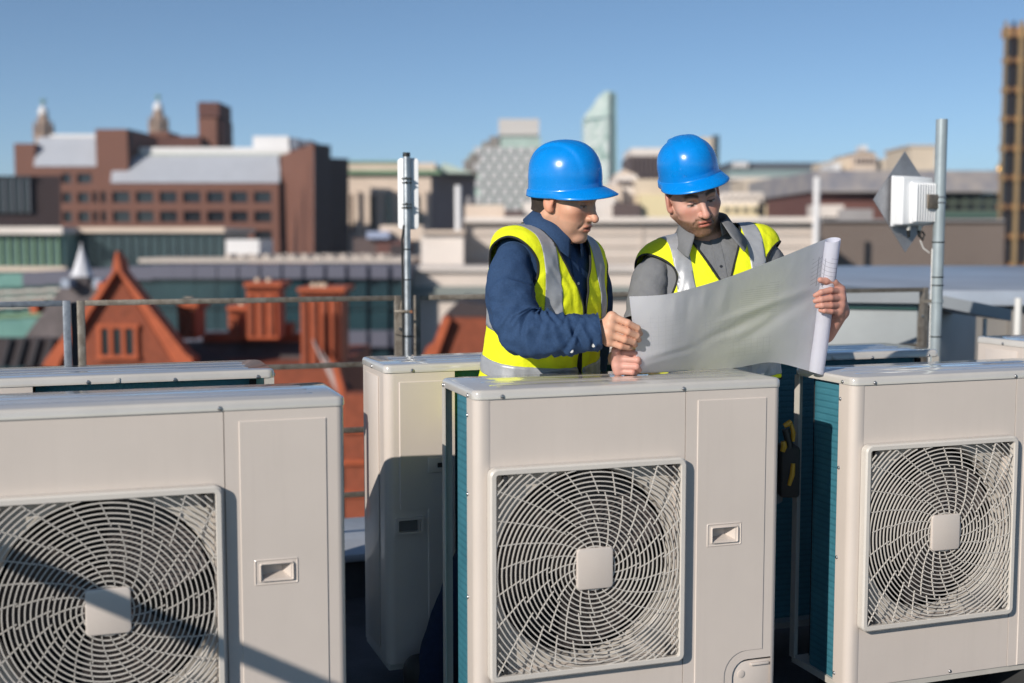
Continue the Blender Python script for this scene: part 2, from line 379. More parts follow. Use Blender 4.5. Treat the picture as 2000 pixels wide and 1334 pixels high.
    obj('inner_wall', MB().box(SEAM+0.006, SEAM+0.012, 0.025, 0.243, 0.03, UH-0.01), m_dark, u)
    obj('added_dark_back', MB().add([(0.05, 0.15, 0.03), (SEAM-0.01, 0.15, 0.03), (SEAM-0.01, 0.15, UH-0.02), (0.05, 0.15, UH-0.02)], [(0, 1, 2, 3)]), m_dark, u)  # dark sheet added behind the fan to deepen the shade inside
    # fan shroud, fan
    mb = MB(); sq = [(0.05, 0.03), (SEAM-0.01, 0.03), (SEAM-0.01, UH-0.02), (0.05, UH-0.02)]
    circ = [(HX + 0.281*math.cos(2*math.pi*i/48), HZ + 0.281*math.sin(2*math.pi*i/48)) for i in range(48)]
    mb.sheet(sq, [circ], 0.024)
    for (r0, y0), (r1, y1) in (((0.281, 0.024), (0.274, 0.030)), ((0.274, 0.030), (0.270, 0.08))):
        mb.add([(HX+r0*math.cos(2*math.pi*i/48), y0, HZ+r0*math.sin(2*math.pi*i/48)) for i in range(48)] + [(HX+r1*math.cos(2*math.pi*i/48), y1, HZ+r1*math.sin(2*math.pi*i/48)) for i in range(48)],
               [(i, (i+1) % 48, (i+1) % 48+48, i+48) for i in range(48)])
    obj('fan_shroud', mb, m_shroud, u, smooth=True, angle=35)
    fan = obj('fan', MB().cyl((HX, 0.06, HZ), (HX, 0.13, HZ), 0.075, 24), m_fan, u, smooth=True)
    for i in range(3):
        vs = []; fs = []; nr, na = 6, 8
        for a in range(na+1):
            for b_ in range(nr+1):
                rr = 0.07 + 0.19*b_/nr; t = a/na
                th = 2*math.pi*i/3 + 0.25*(b_/nr) + t*(1.55-0.25*b_/nr)
                vs.append((HX+rr*math.cos(th), 0.072 + 0.055*t + 0.01*math.sin(t*3.1), HZ+rr*math.sin(th)))
        for a in range(na):
            for b_ in range(nr): k = a*(nr+1)+b_; fs.append((k, k+1, k+nr+2, k+nr+1))
        obj('fan_blade', MB().add(vs, fs), m_fan, fan, smooth=True)
    # grille
    mb = MB(); yf, yb2 = -0.030, -0.0012
    o_ = rrect(GX0, GX1, GZ0, GZ1, 0.022, 6); o2 = rrect(GX0+0.005, GX1-0.005, GZ0+0.005, GZ1-0.005, 0.019, 6); i_ = rrect(GX0+0.0165, GX1-0.0165, GZ0+0.0165, GZ1-0.0165, 0.008, 6); i2 = rrect(GX0+0.018, GX1-0.018, GZ0+0.018, GZ1-0.018, 0.007, 6)
    k = len(o_)
    rings = [(o_, yb2), (o_, yf+0.005), (o2, yf), (i_, yf), (i2, yf+0.003), (i2, yb2)]
    for (A, ya), (B, yb_) in zip(rings, rings[1:]):
        mb.add([(p[0], ya, p[1]) for p in A] + [(p[0], yb_, p[1]) for p in B], [(i, (i+1) % k, (i+1) % k + k, i+k) for i in range(k)])
    g = obj('grille', mb, m_grille, u, smooth=True, angle=50)
    hx0, hx1, hz0, hz1 = GX0+0.0165, GX1-0.0165, GZ0+0.0165, GZ1-0.0165
    inside = lambda x, z: hx0 <= x <= hx1 and hz0 <= z <= hz1
    def bar(pts, th, y0, y1):
        """flat upright bar along a curve in the grille plane"""
        vs = []; n = len(pts)
        for i, (x, z) in enumerate(pts):
            a = pts[max(i-1, 0)]; b = pts[min(i+1, n-1)]; t = Vector((b[0]-a[0], b[1]-a[1])).normalized(); nx, nz = -t.y*th/2, t.x*th/2
            vs += [(x+nx, y0, z+nz), (x-nx, y0, z-nz), (x-nx, y1, z-nz), (x+nx, y1, z+nz)]
        fs = []
        for i in range(n-1):
            for j in range(4): fs.append((i*4+j, i*4+(j+1) % 4, i*4+4+(j+1) % 4, i*4+4+j))
        fs += [(0, 1, 2, 3), tuple(reversed(range(4*n-4, 4*n)))]
        return MB().add(vs, fs)
    r = 0.062
    while r < 0.405:
        N = 96; runs = []; cur = []
        pts = [(HX + r*math.cos(2*math.pi*i/N), HZ + r*math.sin(2*math.pi*i/N)) for i in range(N+1)]
        st = next((i for i in range(N) if not inside(*pts[i])), None)
        if st is None: runs = [pts]
        else:
            for i in range(st, st+N+1):
                p = pts[i % N]
                if inside(*p): cur.append(p)
                elif cur: runs.append(cur); cur = []
            if cur: runs.append(cur)
        for run in runs:
            if len(run) > 1: obj('grille_ring', bar(run, 0.0030, -0.027, -0.0234), m_grille, g)
        r += 0.0131
    tw = lambda rr: R(50) * (1 - math.exp(-(rr-0.055)/0.17))
    zones = ((0.056, 0.136, 20, 0.0), (0.133, 0.215, 24, 0.11), (0.212, 0.40, 26, 0.02))
    for ra, rb, cnt, ph in zones:
        for i in range(cnt):
            pts = []
            for j in range(13):
                rr = ra + (rb-ra)*j/12; th = 2*math.pi*i/cnt + ph + tw(rr)
                p = (HX + rr*math.cos(th), HZ + rr*math.sin(th))
                if inside(*p): pts.append(p)
            if len(pts) > 1: obj('grille_spoke', bar(pts, 0.0021, -0.0270, -0.0228), m_grille, g)
    hp = rrect(HX-0.054, HX+0.054, HZ-0.058, HZ+0.058, 0.012, 5)
    obj('hub_plate', MB().prism(hp, -0.034, -0.020), m_paint, g, bevel=0.003)
    ring = [(HX + 0.075*math.cos(2*math.pi*i/40), HZ + 0.075*math.sin(2*math.pi*i/40)) for i in range(40)]
    for x, z in ((hx0+0.03, hz0+0.022), (hx1-0.03, hz0+0.022), (hx0+0.03, hz1-0.022), (hx1-0.03, hz1-0.022)):
        obj('grille_clip', MB().box(x-0.007, x+0.007, -0.024, -0.003, z-0.016, z+0.016), m_clip, g, bevel=0.002)
    return u

unit_c = make_unit()
GRP = 'condensing units on the roof'
def put(u, x, y, z, yaw, label):
    u.location = (x, y, z); u.rotation_euler = (0, 0, R(yaw)); tag(u, label, 'air conditioner', GRP)
REAR_SKIP = ('grille_ring', 'grille_spoke')
unit_r, unit_l = dup(unit_c), dup(unit_c)
rears = [dup(unit_c, skip=REAR_SKIP) for _ in range(4)]
put(unit_c, -0.101, 3.282, 0.123, 18.58, 'cream condensing unit in the middle, with hands and a plan resting on its lid')
put(unit_r, 1.060, 3.793, 0.100, 19.35, 'cream condensing unit with a teal coil side, at the right under the paper roll')
put(unit_l, -1.332, 2.896, 0.121, 18.18, 'nearest cream condensing unit, a diagonal shadow crossing its fan')
def put_rear(u, corner, local, th, z, label):
    a = R(180 + th); c, s = math.cos(a), math.sin(a); lx, ly = local
    put(u, corner[0] - (lx*c - ly*s), corner[1] - (lx*s + ly*c), z, 180 + th, label)
put_rear(rears[0], (-0.41, 3.95), (UW, UD), 20.0, 0.121, 'cream condensing unit turned backwards, left of the man in the navy shirt')
put_rear(rears[1], (-0.744, 3.82), (0, UD), 19.0, 0.123, 'cream condensing unit turned backwards, behind the nearest unit with only its lid showing')
put_rear(rears[2], (1.62, 4.64), (0, UD), 19.0, 0.110, 'cream condensing unit turned backwards, its lid below the thick grey mast')
put_rear(rears[3], (2.05, 4.80), (UW, UD), 20.0, 0.123, 'cream condensing unit turned backwards, cut by the right edge of the photo')

# ================================================================ things on the roof
def rowx(px, ry, py=600):
    """x along the row where the direction of that photo column meets the row plane ry"""
    d = P(px, py, 1.0); c, s = math.cos(ROW), math.sin(ROW)
    # point t*(dx,1): row-y = -(X+.101)*s + (Y-3.282)*c = ry
    t = (ry + 3.282*c + 0.101*s) / (c - d.x*s)
    return (d.x*t + 0.101)*c + (t - 3.282)*s
m_tan = m_galv_dull
m_cold = mat('weathered_zinc_bar', (0.34, 0.37, 0.41), 0.5, 0.6, rgb2=(0.2, 0.22, 0.25), vscale=40, bump=0.1, bscale=150)
m_blackp = mat('black_plastic', (0.012, 0.013, 0.013), 0.45)
m_ant = mat('white_antenna_plastic', (0.78, 0.79, 0.80), 0.35, var=0.03)
m_mast = mat('grey_painted_mast', (0.33, 0.38, 0.40), 0.4, 0.25, var=0.1, vscale=12, bump=0.03, bscale=60)
RY = 2.05
def rail_panel(name, x0, x1, m, label, posts=(0.0,)):
    o = row(x0, RY, 0.205); root = empty(name, o, ROW); tag(root, label, 'railing', 'roof edge railing panels')
    L = x1 - x0
    zs = [1.298 - i*0.283 for i in range(4)]
    for i, z in enumerate(zs):
        obj('rail', MB().box(0.0305, L-0.0305, -0.006, 0.006, z-0.205-0.022, z-0.205), m, root, bevel=0.002)
    for x in (0.0, L-0.03):
        obj('post', MB().box(x, x+0.03, -0.007, 0.007, 0.0, zs[0]-0.205), m, root, bevel=0.003)
        obj('base_plate', MB().box(x-0.02, x+0.05, -0.035, 0.035, 0.0, 0.006), m, root)
    return root
xa, xb, xc, xd = rowx(138, RY), rowx(150, RY), rowx(783, RY), rowx(808, RY)
rail_panel('guard_railing', xa-2.6, xa, m_cold, 'bluish galvanised railing panel at the far left, ending by the red gable')
rail_panel('guard_railing', xb, xc, m_tan, 'brown flat bar railing panel between the red gable and the thin antenna mast')
rail_panel('guard_railing', xd, rowx(1812, RY), m_tan, 'brown flat bar railing panel behind the two men')
# dark post in the gap and chamfered plates where the panels meet
def stay(px, label, dark=False):
    x = rowx(px, RY+0.02); o = row(x, RY+0.02, 0.205); root = empty('railing_stay', o, ROW); tag(root, label, 'post', 'railing stays')
    if dark: obj('stay_bar', MB().box(-0.012, 0.012, 0.0, 0.03, 0, 1.085), m_darkwall, root, bevel=0.003)
    else:
        obj('stay_plate', MB().prism([(-0.03, 0), (0.012, 0), (0.012, 1.08), (0.002, 1.08), (-0.03, 0.93)], -0.032, -0.024), m_tan, root, bevel=0.002)
        obj('stay_flange', MB().box(0.012, 0.018, -0.024, 0.02, 0, 1.07), m_tan, root)
        for z in (0.55, 0.75, 0.95):
            obj('bolt', MB().cyl((-0.01, -0.033, z), (-0.01, -0.039, z), 0.006, 10), m_screw, root)
stay(145, 'dark steel post in the gap between two railing panels', True)
stay(781, 'brown chamfered steel post beside the thin antenna mast')
stay(1796, 'brown chamfered steel post beside the thick grey mast')

# ---- thin mast with the panel antenna
x = rowx(796, 1.985); b = row(x, 1.985, 0.205); Ym = b.y
am = empty('antenna_mast', b); tag(am, 'thin steel mast with a white panel antenna, tied to the railing', 'antenna')
zl = lambda py: P(796, py, Ym).z - 0.205
pxm = lambda n: n / FPX * Ym
obj('pole', MB().cyl((0, 0, 0), (0, 0, zl(306)), 0.0148, 20), m_galv, am, smooth=True)
obj('pole_cap', MB().cyl((0, 0, zl(306)), (0, 0, zl(298)), 0.0158, 20), m_blackp, am, smooth=True)
w = pxm(20.5)
pan = rrect(-w, w, zl(448), zl(308), 0.016, 6)
prof = [(-w*math.cos(R(a)), 0.030 + 0.034*math.sin(R(a))) for a in range(0, 181, 15)]
mbp = MB(); npf = len(prof)
zb, zt = zl(448), zl(308)
levels = [(zb, 0.72), (zb+0.004, 0.9), (zb+0.012, 1.0), (zt-0.012, 1.0), (zt-0.004, 0.9), (zt, 0.72)]
vs_ = []; fs_ = []
loop = [(-w, 0.026), (-w*0.35, 0.018), (w*0.35, 0.018), (w, 0.026)] + [(w*math.cos(R(a)), 0.026+0.04*math.sin(R(a))) for a in range(15, 180, 15)]
nl = len(loop)
for z, s in levels: vs_ += [(px_*s, 0.03+(py_-0.03)*s, z) for px_, py_ in loop]
for j in range(len(levels)-1): fs_ += [(i+j*nl, (i+1) % nl+j*nl, (i+1) % nl+(j+1)*nl, i+(j+1)*nl) for i in range(nl)]
fs_ += [tuple(range(nl-1, -1, -1)), tuple(range((len(levels)-1)*nl, len(levels)*nl))]
obj('antenna_panel', MB().add(vs_, fs_), m_ant, am, smooth=True, angle=50, rot=(0, 0, R(-8)))
for py, t in ((349, 0.0055), (357, 0.003), (399, 0.003), (406, 0.0055)):
    z = zl(py)
    cl = obj('clamp', MB().box(-0.021, 0.021, -0.019, 0.02, z-t/2, z+t/2), m_blackp, am, bevel=0.001)
    obj('clamp_nut', MB().cyl((0.0, -0.019, z), (0.0, -0.025, z), 0.006, 8), m_blackp, cl)
for py in (487, 546, 656):
    z = zl(py); obj('cable_tie', MB().tube([(0.0165*math.cos(2*math.pi*i/16), 0.0165*math.sin(2*math.pi*i/16), z) for i in range(16)], 0.0025, 6, closed=True), m_blackp, am)
z = zl(656)
obj('tie_band', MB().tube([(-0.05, -0.005, z+0.006), (-0.018, -0.02, z), (0.018, -0.02, z-0.002), (0.03, 0.0, z-0.003)], 0.0024, 6), m_blackp, am)
obj('cable', MB().tube([(-0.012, -0.013, zl(440)), (-0.021, -0.004, zl(470)), (-0.020, -0.004, zl(560)), (-0.020, -0.004, zl(650)), (-0.018, -0.004, 0)], 0.0045, 8), m_blackp, am, smooth=True)
z = zl(608)
obj('stay_arm', MB().box(-0.055, 0.022, -0.02, -0.015, z-0.006, z+0.006), m_tan, am, bevel=0.002)
obj('stay_bolt', MB().cyl((0.018, -0.02, z), (0.018, -0.03, z), 0.007, 8), mat('rusty_bolt', (0.22, 0.09, 0.04), 0.7), am)

# ---- thick mast with the radio and its diamond plate
Yr = 5.42; o = P(1826, 700, Yr); rb = V(o.x, Yr, 0.205)
rm = empty('radio_mast', rb); tag(rm, 'thick grey mast carrying a white finned radio on a diamond plate', 'mast')
zl = lambda py, Y=Yr: P(1826, py, Y).z - 0.205
mbm = MB(); mbm.cyl((0, 0, 0), (0, 0, zl(233)), 0.0248, 28)
obj('pole', mbm, m_mast, rm, smooth=True)
for py in (385, 396, 473, 541, 557, 657):
    z = zl(py); obj('cable_tie', MB().tube([(0.0262*math.cos(2*math.pi*i/20), 0.0262*math.sin(2*math.pi*i/20), z) for i in range(20)], 0.0026, 6, closed=True), m_blackp if py > 400 else m_screw, rm)
z = zl(588)
cb = obj('clamp_band', MB().lathe([(0.0265, -0.006), (0.029, -0.006), (0.029, 0.006), (0.0265, 0.006)], (0, 0, z), 24), m_mast, rm, smooth=True)
obj('clamp_arm', MB().box(-0.07, -0.02, -0.012, -0.006, z-0.007, z+0.007), m_tan, cb)
h = V(math.cos(R(32)), math.sin(R(32)), 0); nn = V(math.sin(R(32)), -math.cos(R(32)), 0); up = V(0, 0, 1)
Yd = 5.47
pc_ = P(1771, 396, Yd) - rb
def fr(a, b, c): return pc_ + h*a + up*b + nn*c
def fbox(a0, a1, b0, b1, c0, c1):
    return MB().hexa([fr(a0, b0, c1), fr(a1, b0, c1), fr(a1, b0, c0), fr(a0, b0, c0)], [fr(a0, b1, c1), fr(a1, b1, c1), fr(a1, b1, c0), fr(a0, b1, c0)])
m_plate = mat('grey_sheet_metal', (0.36, 0.36, 0.38), 0.4, 0.5, var=0.15, vscale=14, bump=0.03, bscale=60)
A = 0.212; t = 0.004
dpts = [(-A, 0.01), (0.0, -A-0.006), (A, 0.0), (-0.02, A+0.012)]
dm = MB().add([fr(a, b, 0.0) for a, b in dpts] + [fr(a, b, -t) for a, b in dpts], [(0, 1, 2, 3), (7, 6, 5, 4)] + [(i, i+4, (i+1) % 4+4, (i+1) % 4) for i in range(4)])
obj('reflector_plate', dm, m_plate, rm)
hs = obj('radio_housing', fbox(-0.115, 0.085, -0.10, 0.11, 0.006, 0.075), m_ant, rm, bevel=0.010, segs=3)
obj('housing_rim', fbox(-0.119, 0.089, -0.105, 0.116, 0.012, 0.026), m_ant, hs, bevel=0.004)
obj('housing_back', fbox(-0.072, 0.080, -0.092, 0.088, 0.075, 0.092), m_ant, hs, bevel=0.004)
for i in range(9):
    a = -0.066 + i*0.0165
    obj('cooling_fin', fbox(a, a+0.0055, -0.085, 0.082, 0.092, 0.112), m_ant, hs, bevel=0.0015)
m_br = mat('brown_bracket', (0.23, 0.19, 0.15), 0.5, 0.5, var=0.3, vscale=40)
obj('bracket', fbox(-0.005, 0.060, -0.028, 0.034, 0.112, 0.122), m_br, rm, bevel=0.002)
obj('bracket_arm', fbox(0.05, 0.088, -0.026, -0.010, 0.100, 0.122), m_br, rm, bevel=0.002)
obj('bracket_arm', fbox(0.05, 0.088, 0.010, 0.026, 0.100, 0.122), m_br, rm, bevel=0.002)
m_conn = mat('cable_gland', (0.5, 0.47, 0.42), 0.4, 0.6)
for a in (-0.05, 0.02):
    obj('cable_gland', MB().cyl(fr(a, -0.098, 0.055), fr(a, -0.122, 0.055), 0.011, 12), m_conn, hs, smooth=True)
    obj('gland_boot', MB().cyl(fr(a, -0.122, 0.055), fr(a+0.004, -0.152, 0.055), 0.009, 12, 0.006), m_blackp, hs, smooth=True)
obj('cable_loop', MB().tube([fr(0.03, -0.15, 0.055), fr(0.045, -0.165, 0.055), fr(0.05, -0.14, 0.06), fr(0.035, -0.128, 0.06)], 0.0045, 8), m_blackp, rm, smooth=True)
m_wht = mat('white_cable', (0.7, 0.69, 0.66), 0.5)
obj('white_cable', MB().tube([fr(0.028, -0.165, 0.055), fr(0.045, -0.2, 0.06), fr(0.07, -0.222, 0.075), V(-0.026, 0.0, zl(486)), V(-0.0275, -0.004, zl(520)), V(-0.0275, -0.004, zl(560)), V(-0.027, -0.004, 0.1)], 0.0028, 8), m_wht, rm, smooth=True)

# ---- grey plant housing behind the right railing
m_duct = mat('light_grey_steel', (0.30, 0.325, 0.335), 0.6, 0.0, var=0.08, vscale=3, bump=0.03, bscale=20)
m_ductd = mat('mid_grey_steel', (0.27, 0.29, 0.31), 0.5, 0.3, var=0.08, vscale=3)
Yq = 6.6
a_, b_ = P(1560, 590, Yq+0.15), P(1793, 590, Yq)
c_ = P(1908, 600, Yq+0.9); d_ = V(a_.x+0.3, a_.y+1.3, 0)
ah = empty('plant_housing', (b_.x, b_.y, 0.0)); tag(ah, 'grey sheet metal plant housing behind the railing, with a sloping lid', 'plant housing')
L_ = lambda p, z: (p.x-b_.x, p.y-b_.y, z)
zt = P(1793, 592, Yq).z
obj('casing', MB().hexa([L_(a_, 0), L_(b_, 0), L_(c_, 0), L_(d_, 0)], [L_(a_, zt), L_(b_, zt), L_(c_, zt-0.05), L_(d_, zt)]), m_duct, ah, bevel=0.006)
e_ = P(1975, 616, Yq-0.15); zs = P(1793, 571, Yq-0.1).z
lid_b = [L_(a_ + V(-0.03, -0.06, 0), zt+0.002), L_(b_ + V(0.0, -0.07, 0), zt+0.002), (e_.x-b_.x, e_.y-b_.y, P(1975, 627, Yq-0.15).z), (e_.x-b_.x-0.1, e_.y-b_.y+0.9, P(1975, 627, Yq-0.15).z), L_(d_, zt+0.002)]
lid_t = [(x, y, z + 0.062) for x, y, z in lid_b]
n5 = 5
obj('sloping_lid', MB().add(lid_b + lid_t, [(4, 3, 2, 1, 0), (5, 6, 7, 8, 9)] + [(i, (i+1) % n5, (i+1) % n5+n5, i+n5) for i in range(n5)]), m_ductd, ah)
obj('lid_leg', MB().cyl((e_.x-b_.x-0.06, e_.y-b_.y+0.2, 0), (e_.x-b_.x-0.06, e_.y-b_.y+0.2, lid_b[2][2]), 0.012, 8), m_galv, ah)
obj('panel_joint', MB().tube([L_(a_ + V(0, -0.012, 0), zt-0.03), L_(b_ + V(-0.01, -0.012, 0), zt-0.03)], 0.006, 6), mat('green_seal', (0.03, 0.09, 0.08), 0.6), ah)

# ---- low penthouse roof at the right
m_cop2 = mat('pale_blue_roof_sheet', (0.40, 0.44, 0.50), 0.4, 0.35, var=0.16, vscale=1.2, bump=0.04, bscale=6)
m_clad = mat('grey_brown_cladding', (0.24, 0.225, 0.21), 0.6, 0.1, var=0.1, vscale=2)
Yp = 8.6; a_ = P(1545, 577, Yp); zr = P(1700, 566, Yp).z
ph = empty('penthouse', (a_.x, Yp, 0)); tag(ph, 'low grey penthouse with a pale metal roof and ribbed cladding, at the right', 'rooftop building')
W_ = 9.0
obj('cladding_wall', MB().box(0.1, W_, 0.12, 5.6, -0.3, zr-0.115), m_clad, ph)
obj('roof_sheet', MB().add([(0, 0, zr), (W_, 0, zr), (W_, 5.9, zr+0.03), (0, 5.9, zr+0.03), (0, 0, zr-0.11), (W_, 0, zr-0.11), (W_, 5.9, zr-0.11), (0, 5.9, zr-0.11)],
    [(0, 1, 2, 3), (4, 5, 1, 0), (5, 6, 2, 1), (7, 4, 0, 3), (6, 7, 3, 2)]), m_cop2, ph, bevel=0.02)
for i in range(22):
    x = 0.4 + i*0.39
    obj('cladding_rib', MB().box(x, x+0.05, 0.07, 0.12, -0.29, zr-0.118), m_clad, ph)
for px in (1987,):
    p = P(px, 640, 8.4); thing('vent_pipe', MB().tube([(0, 0, 0), (0, 0, P(px, 582, 8.4).z)], 0.024, 12), m_wht, 'slim white vent pipe by the ribbed wall at the right edge', 'pipe', smooth=True, loc=(p.x, p.y, 0))

# ---- handrail to the left of the camera: its shadow crosses the nearest fan
gl = empty('pipe_handrail', row(-1.29-0.82-0.30, -1.0+0.02)); tag(gl, 'galvanised pipe handrail running across the roof, left of the nearest unit', 'handrail')
def lrow(x, y, z):
    p = row(x, y, z); q0 = gl.location; return (p.x-q0.x, p.y-q0.y, z)
# the pipe lies along the row's depth; solve its place so its shadow falls where the photo shows it
_c, _s = math.cos(R(18.18)), math.sin(R(18.18))
_S = V(SUN.x*_c + SUN.y*_s, -SUN.x*_s + SUN.y*_c, SUN.z)      # sun in the nearest unit's axes
def _from_shadow(x, z, y):
    """local place at depth y (towards the camera) whose shadow on the unit front lands at x, z"""
    k = (y - 0.0) / _S.y
    return V(x + _S.x*k, y, z + _S.z*k)
_o = V(-1.332, 2.896, 0.121)
def _lw(p): return V(_o.x + p.x*_c - p.y*_s, _o.y + p.x*_s + p.y*_c, _o.z + p.z)
_p0 = _lw(_from_shadow(0.70, 0.335, -1.15)); _p1 = V(_p0.x - 0*_s, _p0.y, _p0.z)
_d = V(-_s, _c, 0)
g0 = gl.location
pts = [_p0 - _d*1.3, _p0 + _d*1.0]
obj('rail_pipe', MB().cyl(pts[0] - g0, pts[1] - g0, 0.026, 16), m_galv, gl, smooth=True)
for q_ in pts:
    obj('rail_post', MB().cyl(V(q_.x, q_.y, 0) - g0, V(q_.x, q_.y, q_.z-0.02) - g0, 0.022, 14), m_galv, gl, smooth=True)
# ================================================================ the city beyond the roof edge
GZ = -24.0
def lin(c):
    c = c/255.0
    return c/12.92 if c <= 0.04045 else ((c+0.055)/1.055)**2.4
def C(r, g, b, k=1.0): return tuple(min(0.85, lin(x)*k) for x in (r, g, b))
m_ground = mat('city_ground', (0.10, 0.10, 0.10), 0.9, var=0.35, vscale=0.02, coords='Generated')
gm = MB().add([(-6000, -200, GZ), (6000, -200, GZ), (6000, 9000, GZ), (-6000, 9000, GZ)], [(0, 1, 2, 3)])
tag(obj('city_ground', gm, m_ground), kind='structure')

class Bd:
    """a building laid out from where its parts lie in the photograph, at its own distance"""
    def __init__(s, name, label, px, Y, cat='building', group=None):
        p = P(px, 463, Y); s.Y = Y; s.xref = None; s.o = V(p.x, Y, GZ); s.r = empty(name, s.o); tag(s.r, label, cat, group)
    def pt(s, px, py, dy=0.0):
        q = P(px, py, s.Y+dy) - s.o; return q
    def box(s, part, x0, x1, y0, y1, d0, d1, m, parent=None, bevel=0.0):
        a = s.pt(x0, y0, d0); b = s.pt(x1, y1 if y1 is not None else 463, d0)
        zb = b.z if y1 is not None else 0.0; xm = s.xref if s.xref is not None else (y0 + (y1 if y1 is not None else 463))/2
        a.x, b.x = s.pt(x0, xm, d0).x, s.pt(x1, xm, d0).x
        return obj(part, MB().box(a.x, b.x, d0, d1, zb, a.z), m, parent or s.r, bevel=bevel)
    def poly(s, part, pts, d0, d1, m, parent=None):
        """outline in the photo, extruded in depth"""
        q = [s.pt(x, y, d0) for x, y in pts]
        return obj(part, MB().prism([(v.x, v.z) for v in q], d0, d1), m, parent or s.r)
    def hexa(s, part, bottom, top, m, parent=None):
        """four (px,py,depth) corners below, four above"""
        return obj(part, MB().hexa([s.pt(*b) for b in bottom], [s.pt(*t) for t in top]), m, parent or s.r)
    def grid(s, x0, x1, y0, y1, cols, rows, d0, rec, mw, mg, part='wall'):
        """wall pierced by windows: cols = [(xa, xb)...], rows = [(ya, yb)...] in the photo; each pane a part set back in its opening"""
        mb = MB(); X = lambda px: s.pt(px, s.xref if s.xref is not None else 420, d0).x; Z = lambda py: s.pt(1000, py, d0).z
        zt, zb = Z(y0), (Z(y1) if y1 is not None else 0.0)
        rz = sorted([(Z(b), Z(a)) for a, b in rows]); cx = sorted([(X(a), X(b)) for a, b in cols])
        prev = zb
        for lo, hi in rz + [(zt, zt)]:
            if lo > prev: mb.box(X(x0), X(x1), d0, d0+rec, prev, lo)
            prev = hi
        for lo, hi in rz:
            px_ = X(x0)
            for a, b in cx + [(X(x1), X(x1))]:
                if a > px_: mb.box(px_, a, d0+0.001*rec, d0+rec, lo+0.001, hi-0.001)
                px_ = b
        w = obj(part, mb, mw, s.r)
        cache = {}
        for lo, hi in rz:
            for a, b in cx:
                k = (round(b-a, 2), round(hi-lo, 2))
                if k not in cache:
                    cache[k] = MB().box(0, k[0], 0, rec*0.3, 0, k[1]).mesh('window'); cache[k].materials.append(mg)
                obj('window', cache[k], None, w, loc=(a, d0+rec*0.68, lo))
        return w
def steps(a, b, n, f=0.7):
    w = (b-a)/n; return [(a+i*w+w*(1-f)/2, a+i*w+w*(1+f)/2) for i in range(n)]

m_brown = mat('brown_ribbed_brick', C(124, 84, 70, 0.82), 0.85, var=0.07, vscale=0.15, bump=0.2, bscale=3)
m_brown2 = mat('dark_brown_brick', C(100, 64, 56, 0.85), 0.85, var=0.07, vscale=0.15)
m_blk = mat('near_black_shade_tone', C(44, 30, 32), 0.85, var=0.15, vscale=0.2)  # brown brick with the shade of faces and recesses painted into it
m_glassd = mat('dark_window_glass', (0.02, 0.022, 0.026), 0.15, spec=0.6)
m_glassb = mat('blue_grey_glass', (0.05, 0.07, 0.08), 0.12, spec=0.7)
m_zinc = mat('silver_roof_sheet', C(190, 193, 200), 0.45, 0.2, var=0.05, vscale=0.3)
m_whiteb = mat('white_concrete', C(214, 212, 212), 0.7, var=0.05, vscale=0.2)
m_stone = mat('cream_stone', C(206, 188, 172), 0.8, var=0.10, vscale=0.15)
m_stone2 = mat('pale_pink_stone', C(205, 192, 182), 0.8, var=0.08, vscale=0.25, bump=0.2, bscale=2)
m_copper = mat('green_copper', C(120, 150, 118), 0.7, var=0.1, vscale=0.4)
m_conc = mat('beige_concrete', C(196, 184, 174), 0.85, var=0.09, vscale=0.12, bump=0.2, bscale=2)
m_brownwall = mat('grey_brown_stone', C(140, 124, 114, 0.6), 0.85, var=0.08, vscale=0.2, bump=0.3, bscale=2)
m_redst = mat('red_granite', C(104, 68, 62), 0.8, var=0.1, vscale=0.3)
m_slate = mat('slate_roof', C(92, 84, 84), 0.75, var=0.3, vscale=1.5, bump=0.4, bscale=6)
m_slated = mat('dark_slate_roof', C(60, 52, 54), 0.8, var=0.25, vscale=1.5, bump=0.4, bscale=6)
m_tc = mat('orange_terracotta', C(184, 92, 56, 0.85), 0.8, var=0.16, vscale=1.2, bump=0.3, bscale=9)
m_tc2 = mat('orange_brick', C(150, 78, 52, 0.75), 0.85, var=0.22, vscale=3.0, bump=0.4, bscale=14)
m_lead = mat('white_lead_sheet', C(206, 206, 210), 0.5, 0.1, var=0.05)
m_pot = mat('pale_chimney_pot', C(200, 184, 164), 0.7)

# ---- brown courts building (far left)
b = Bd('courts_building', 'long brown brick court building with silver sloping roofs and a square chimney', 330, 220)
b.box('end_block', 30, 70, 280, None, 2, 24, m_brown)
b.grid(66, 192, 325, None, [(122, 141), (152, 181)], [(339, 358), (376, 396), (413, 434), (450, 470)], 0.5, 1.2, m_brown, m_glassd, 'west_wall')
b.box('west_core', 67, 191, 327, None, 1.8, 24, m_blk)
b.hexa('west_roof', [(66, 325, 0.4), (191, 325, 0.4), (191, 325, 14), (66, 325, 14)], [(74, 268, 6), (191, 266, 6), (191, 266, 14), (74, 268, 14)], m_zinc)
b.box('west_roof_ridge', 98, 191, 262, 268, 5.8, 14, m_whiteb)
b.box('stair_block', 189, 251, 252, None, -0.5, 18, m_brown)
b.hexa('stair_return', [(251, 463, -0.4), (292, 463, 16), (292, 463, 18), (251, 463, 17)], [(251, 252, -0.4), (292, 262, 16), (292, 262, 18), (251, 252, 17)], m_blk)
b.box('rear_block', 290, 394, 266, None, 22, 40, m_brown2)
b.box('rear_step', 292, 330, 257, 268, 21.8, 30, m_brown)
ch = b.box('chimney', 389, 425, 204, None, 24, 34, m_brown)
b.box('chimney_top', 387, 427, 199, 228, 23.6, 34.4, m_brown2, ch)
b.box('chimney_side', 425.3, 436, 232, None, 25, 34, m_brown2, ch)
b.grid(175, 545, 357, None, [(181, 191), (197, 208)] + steps(214, 536, 7, 0.76), [(374, 396), (412, 434), (450, 470)], -3, 1.4, m_brown, m_glassd, 'main_wall')
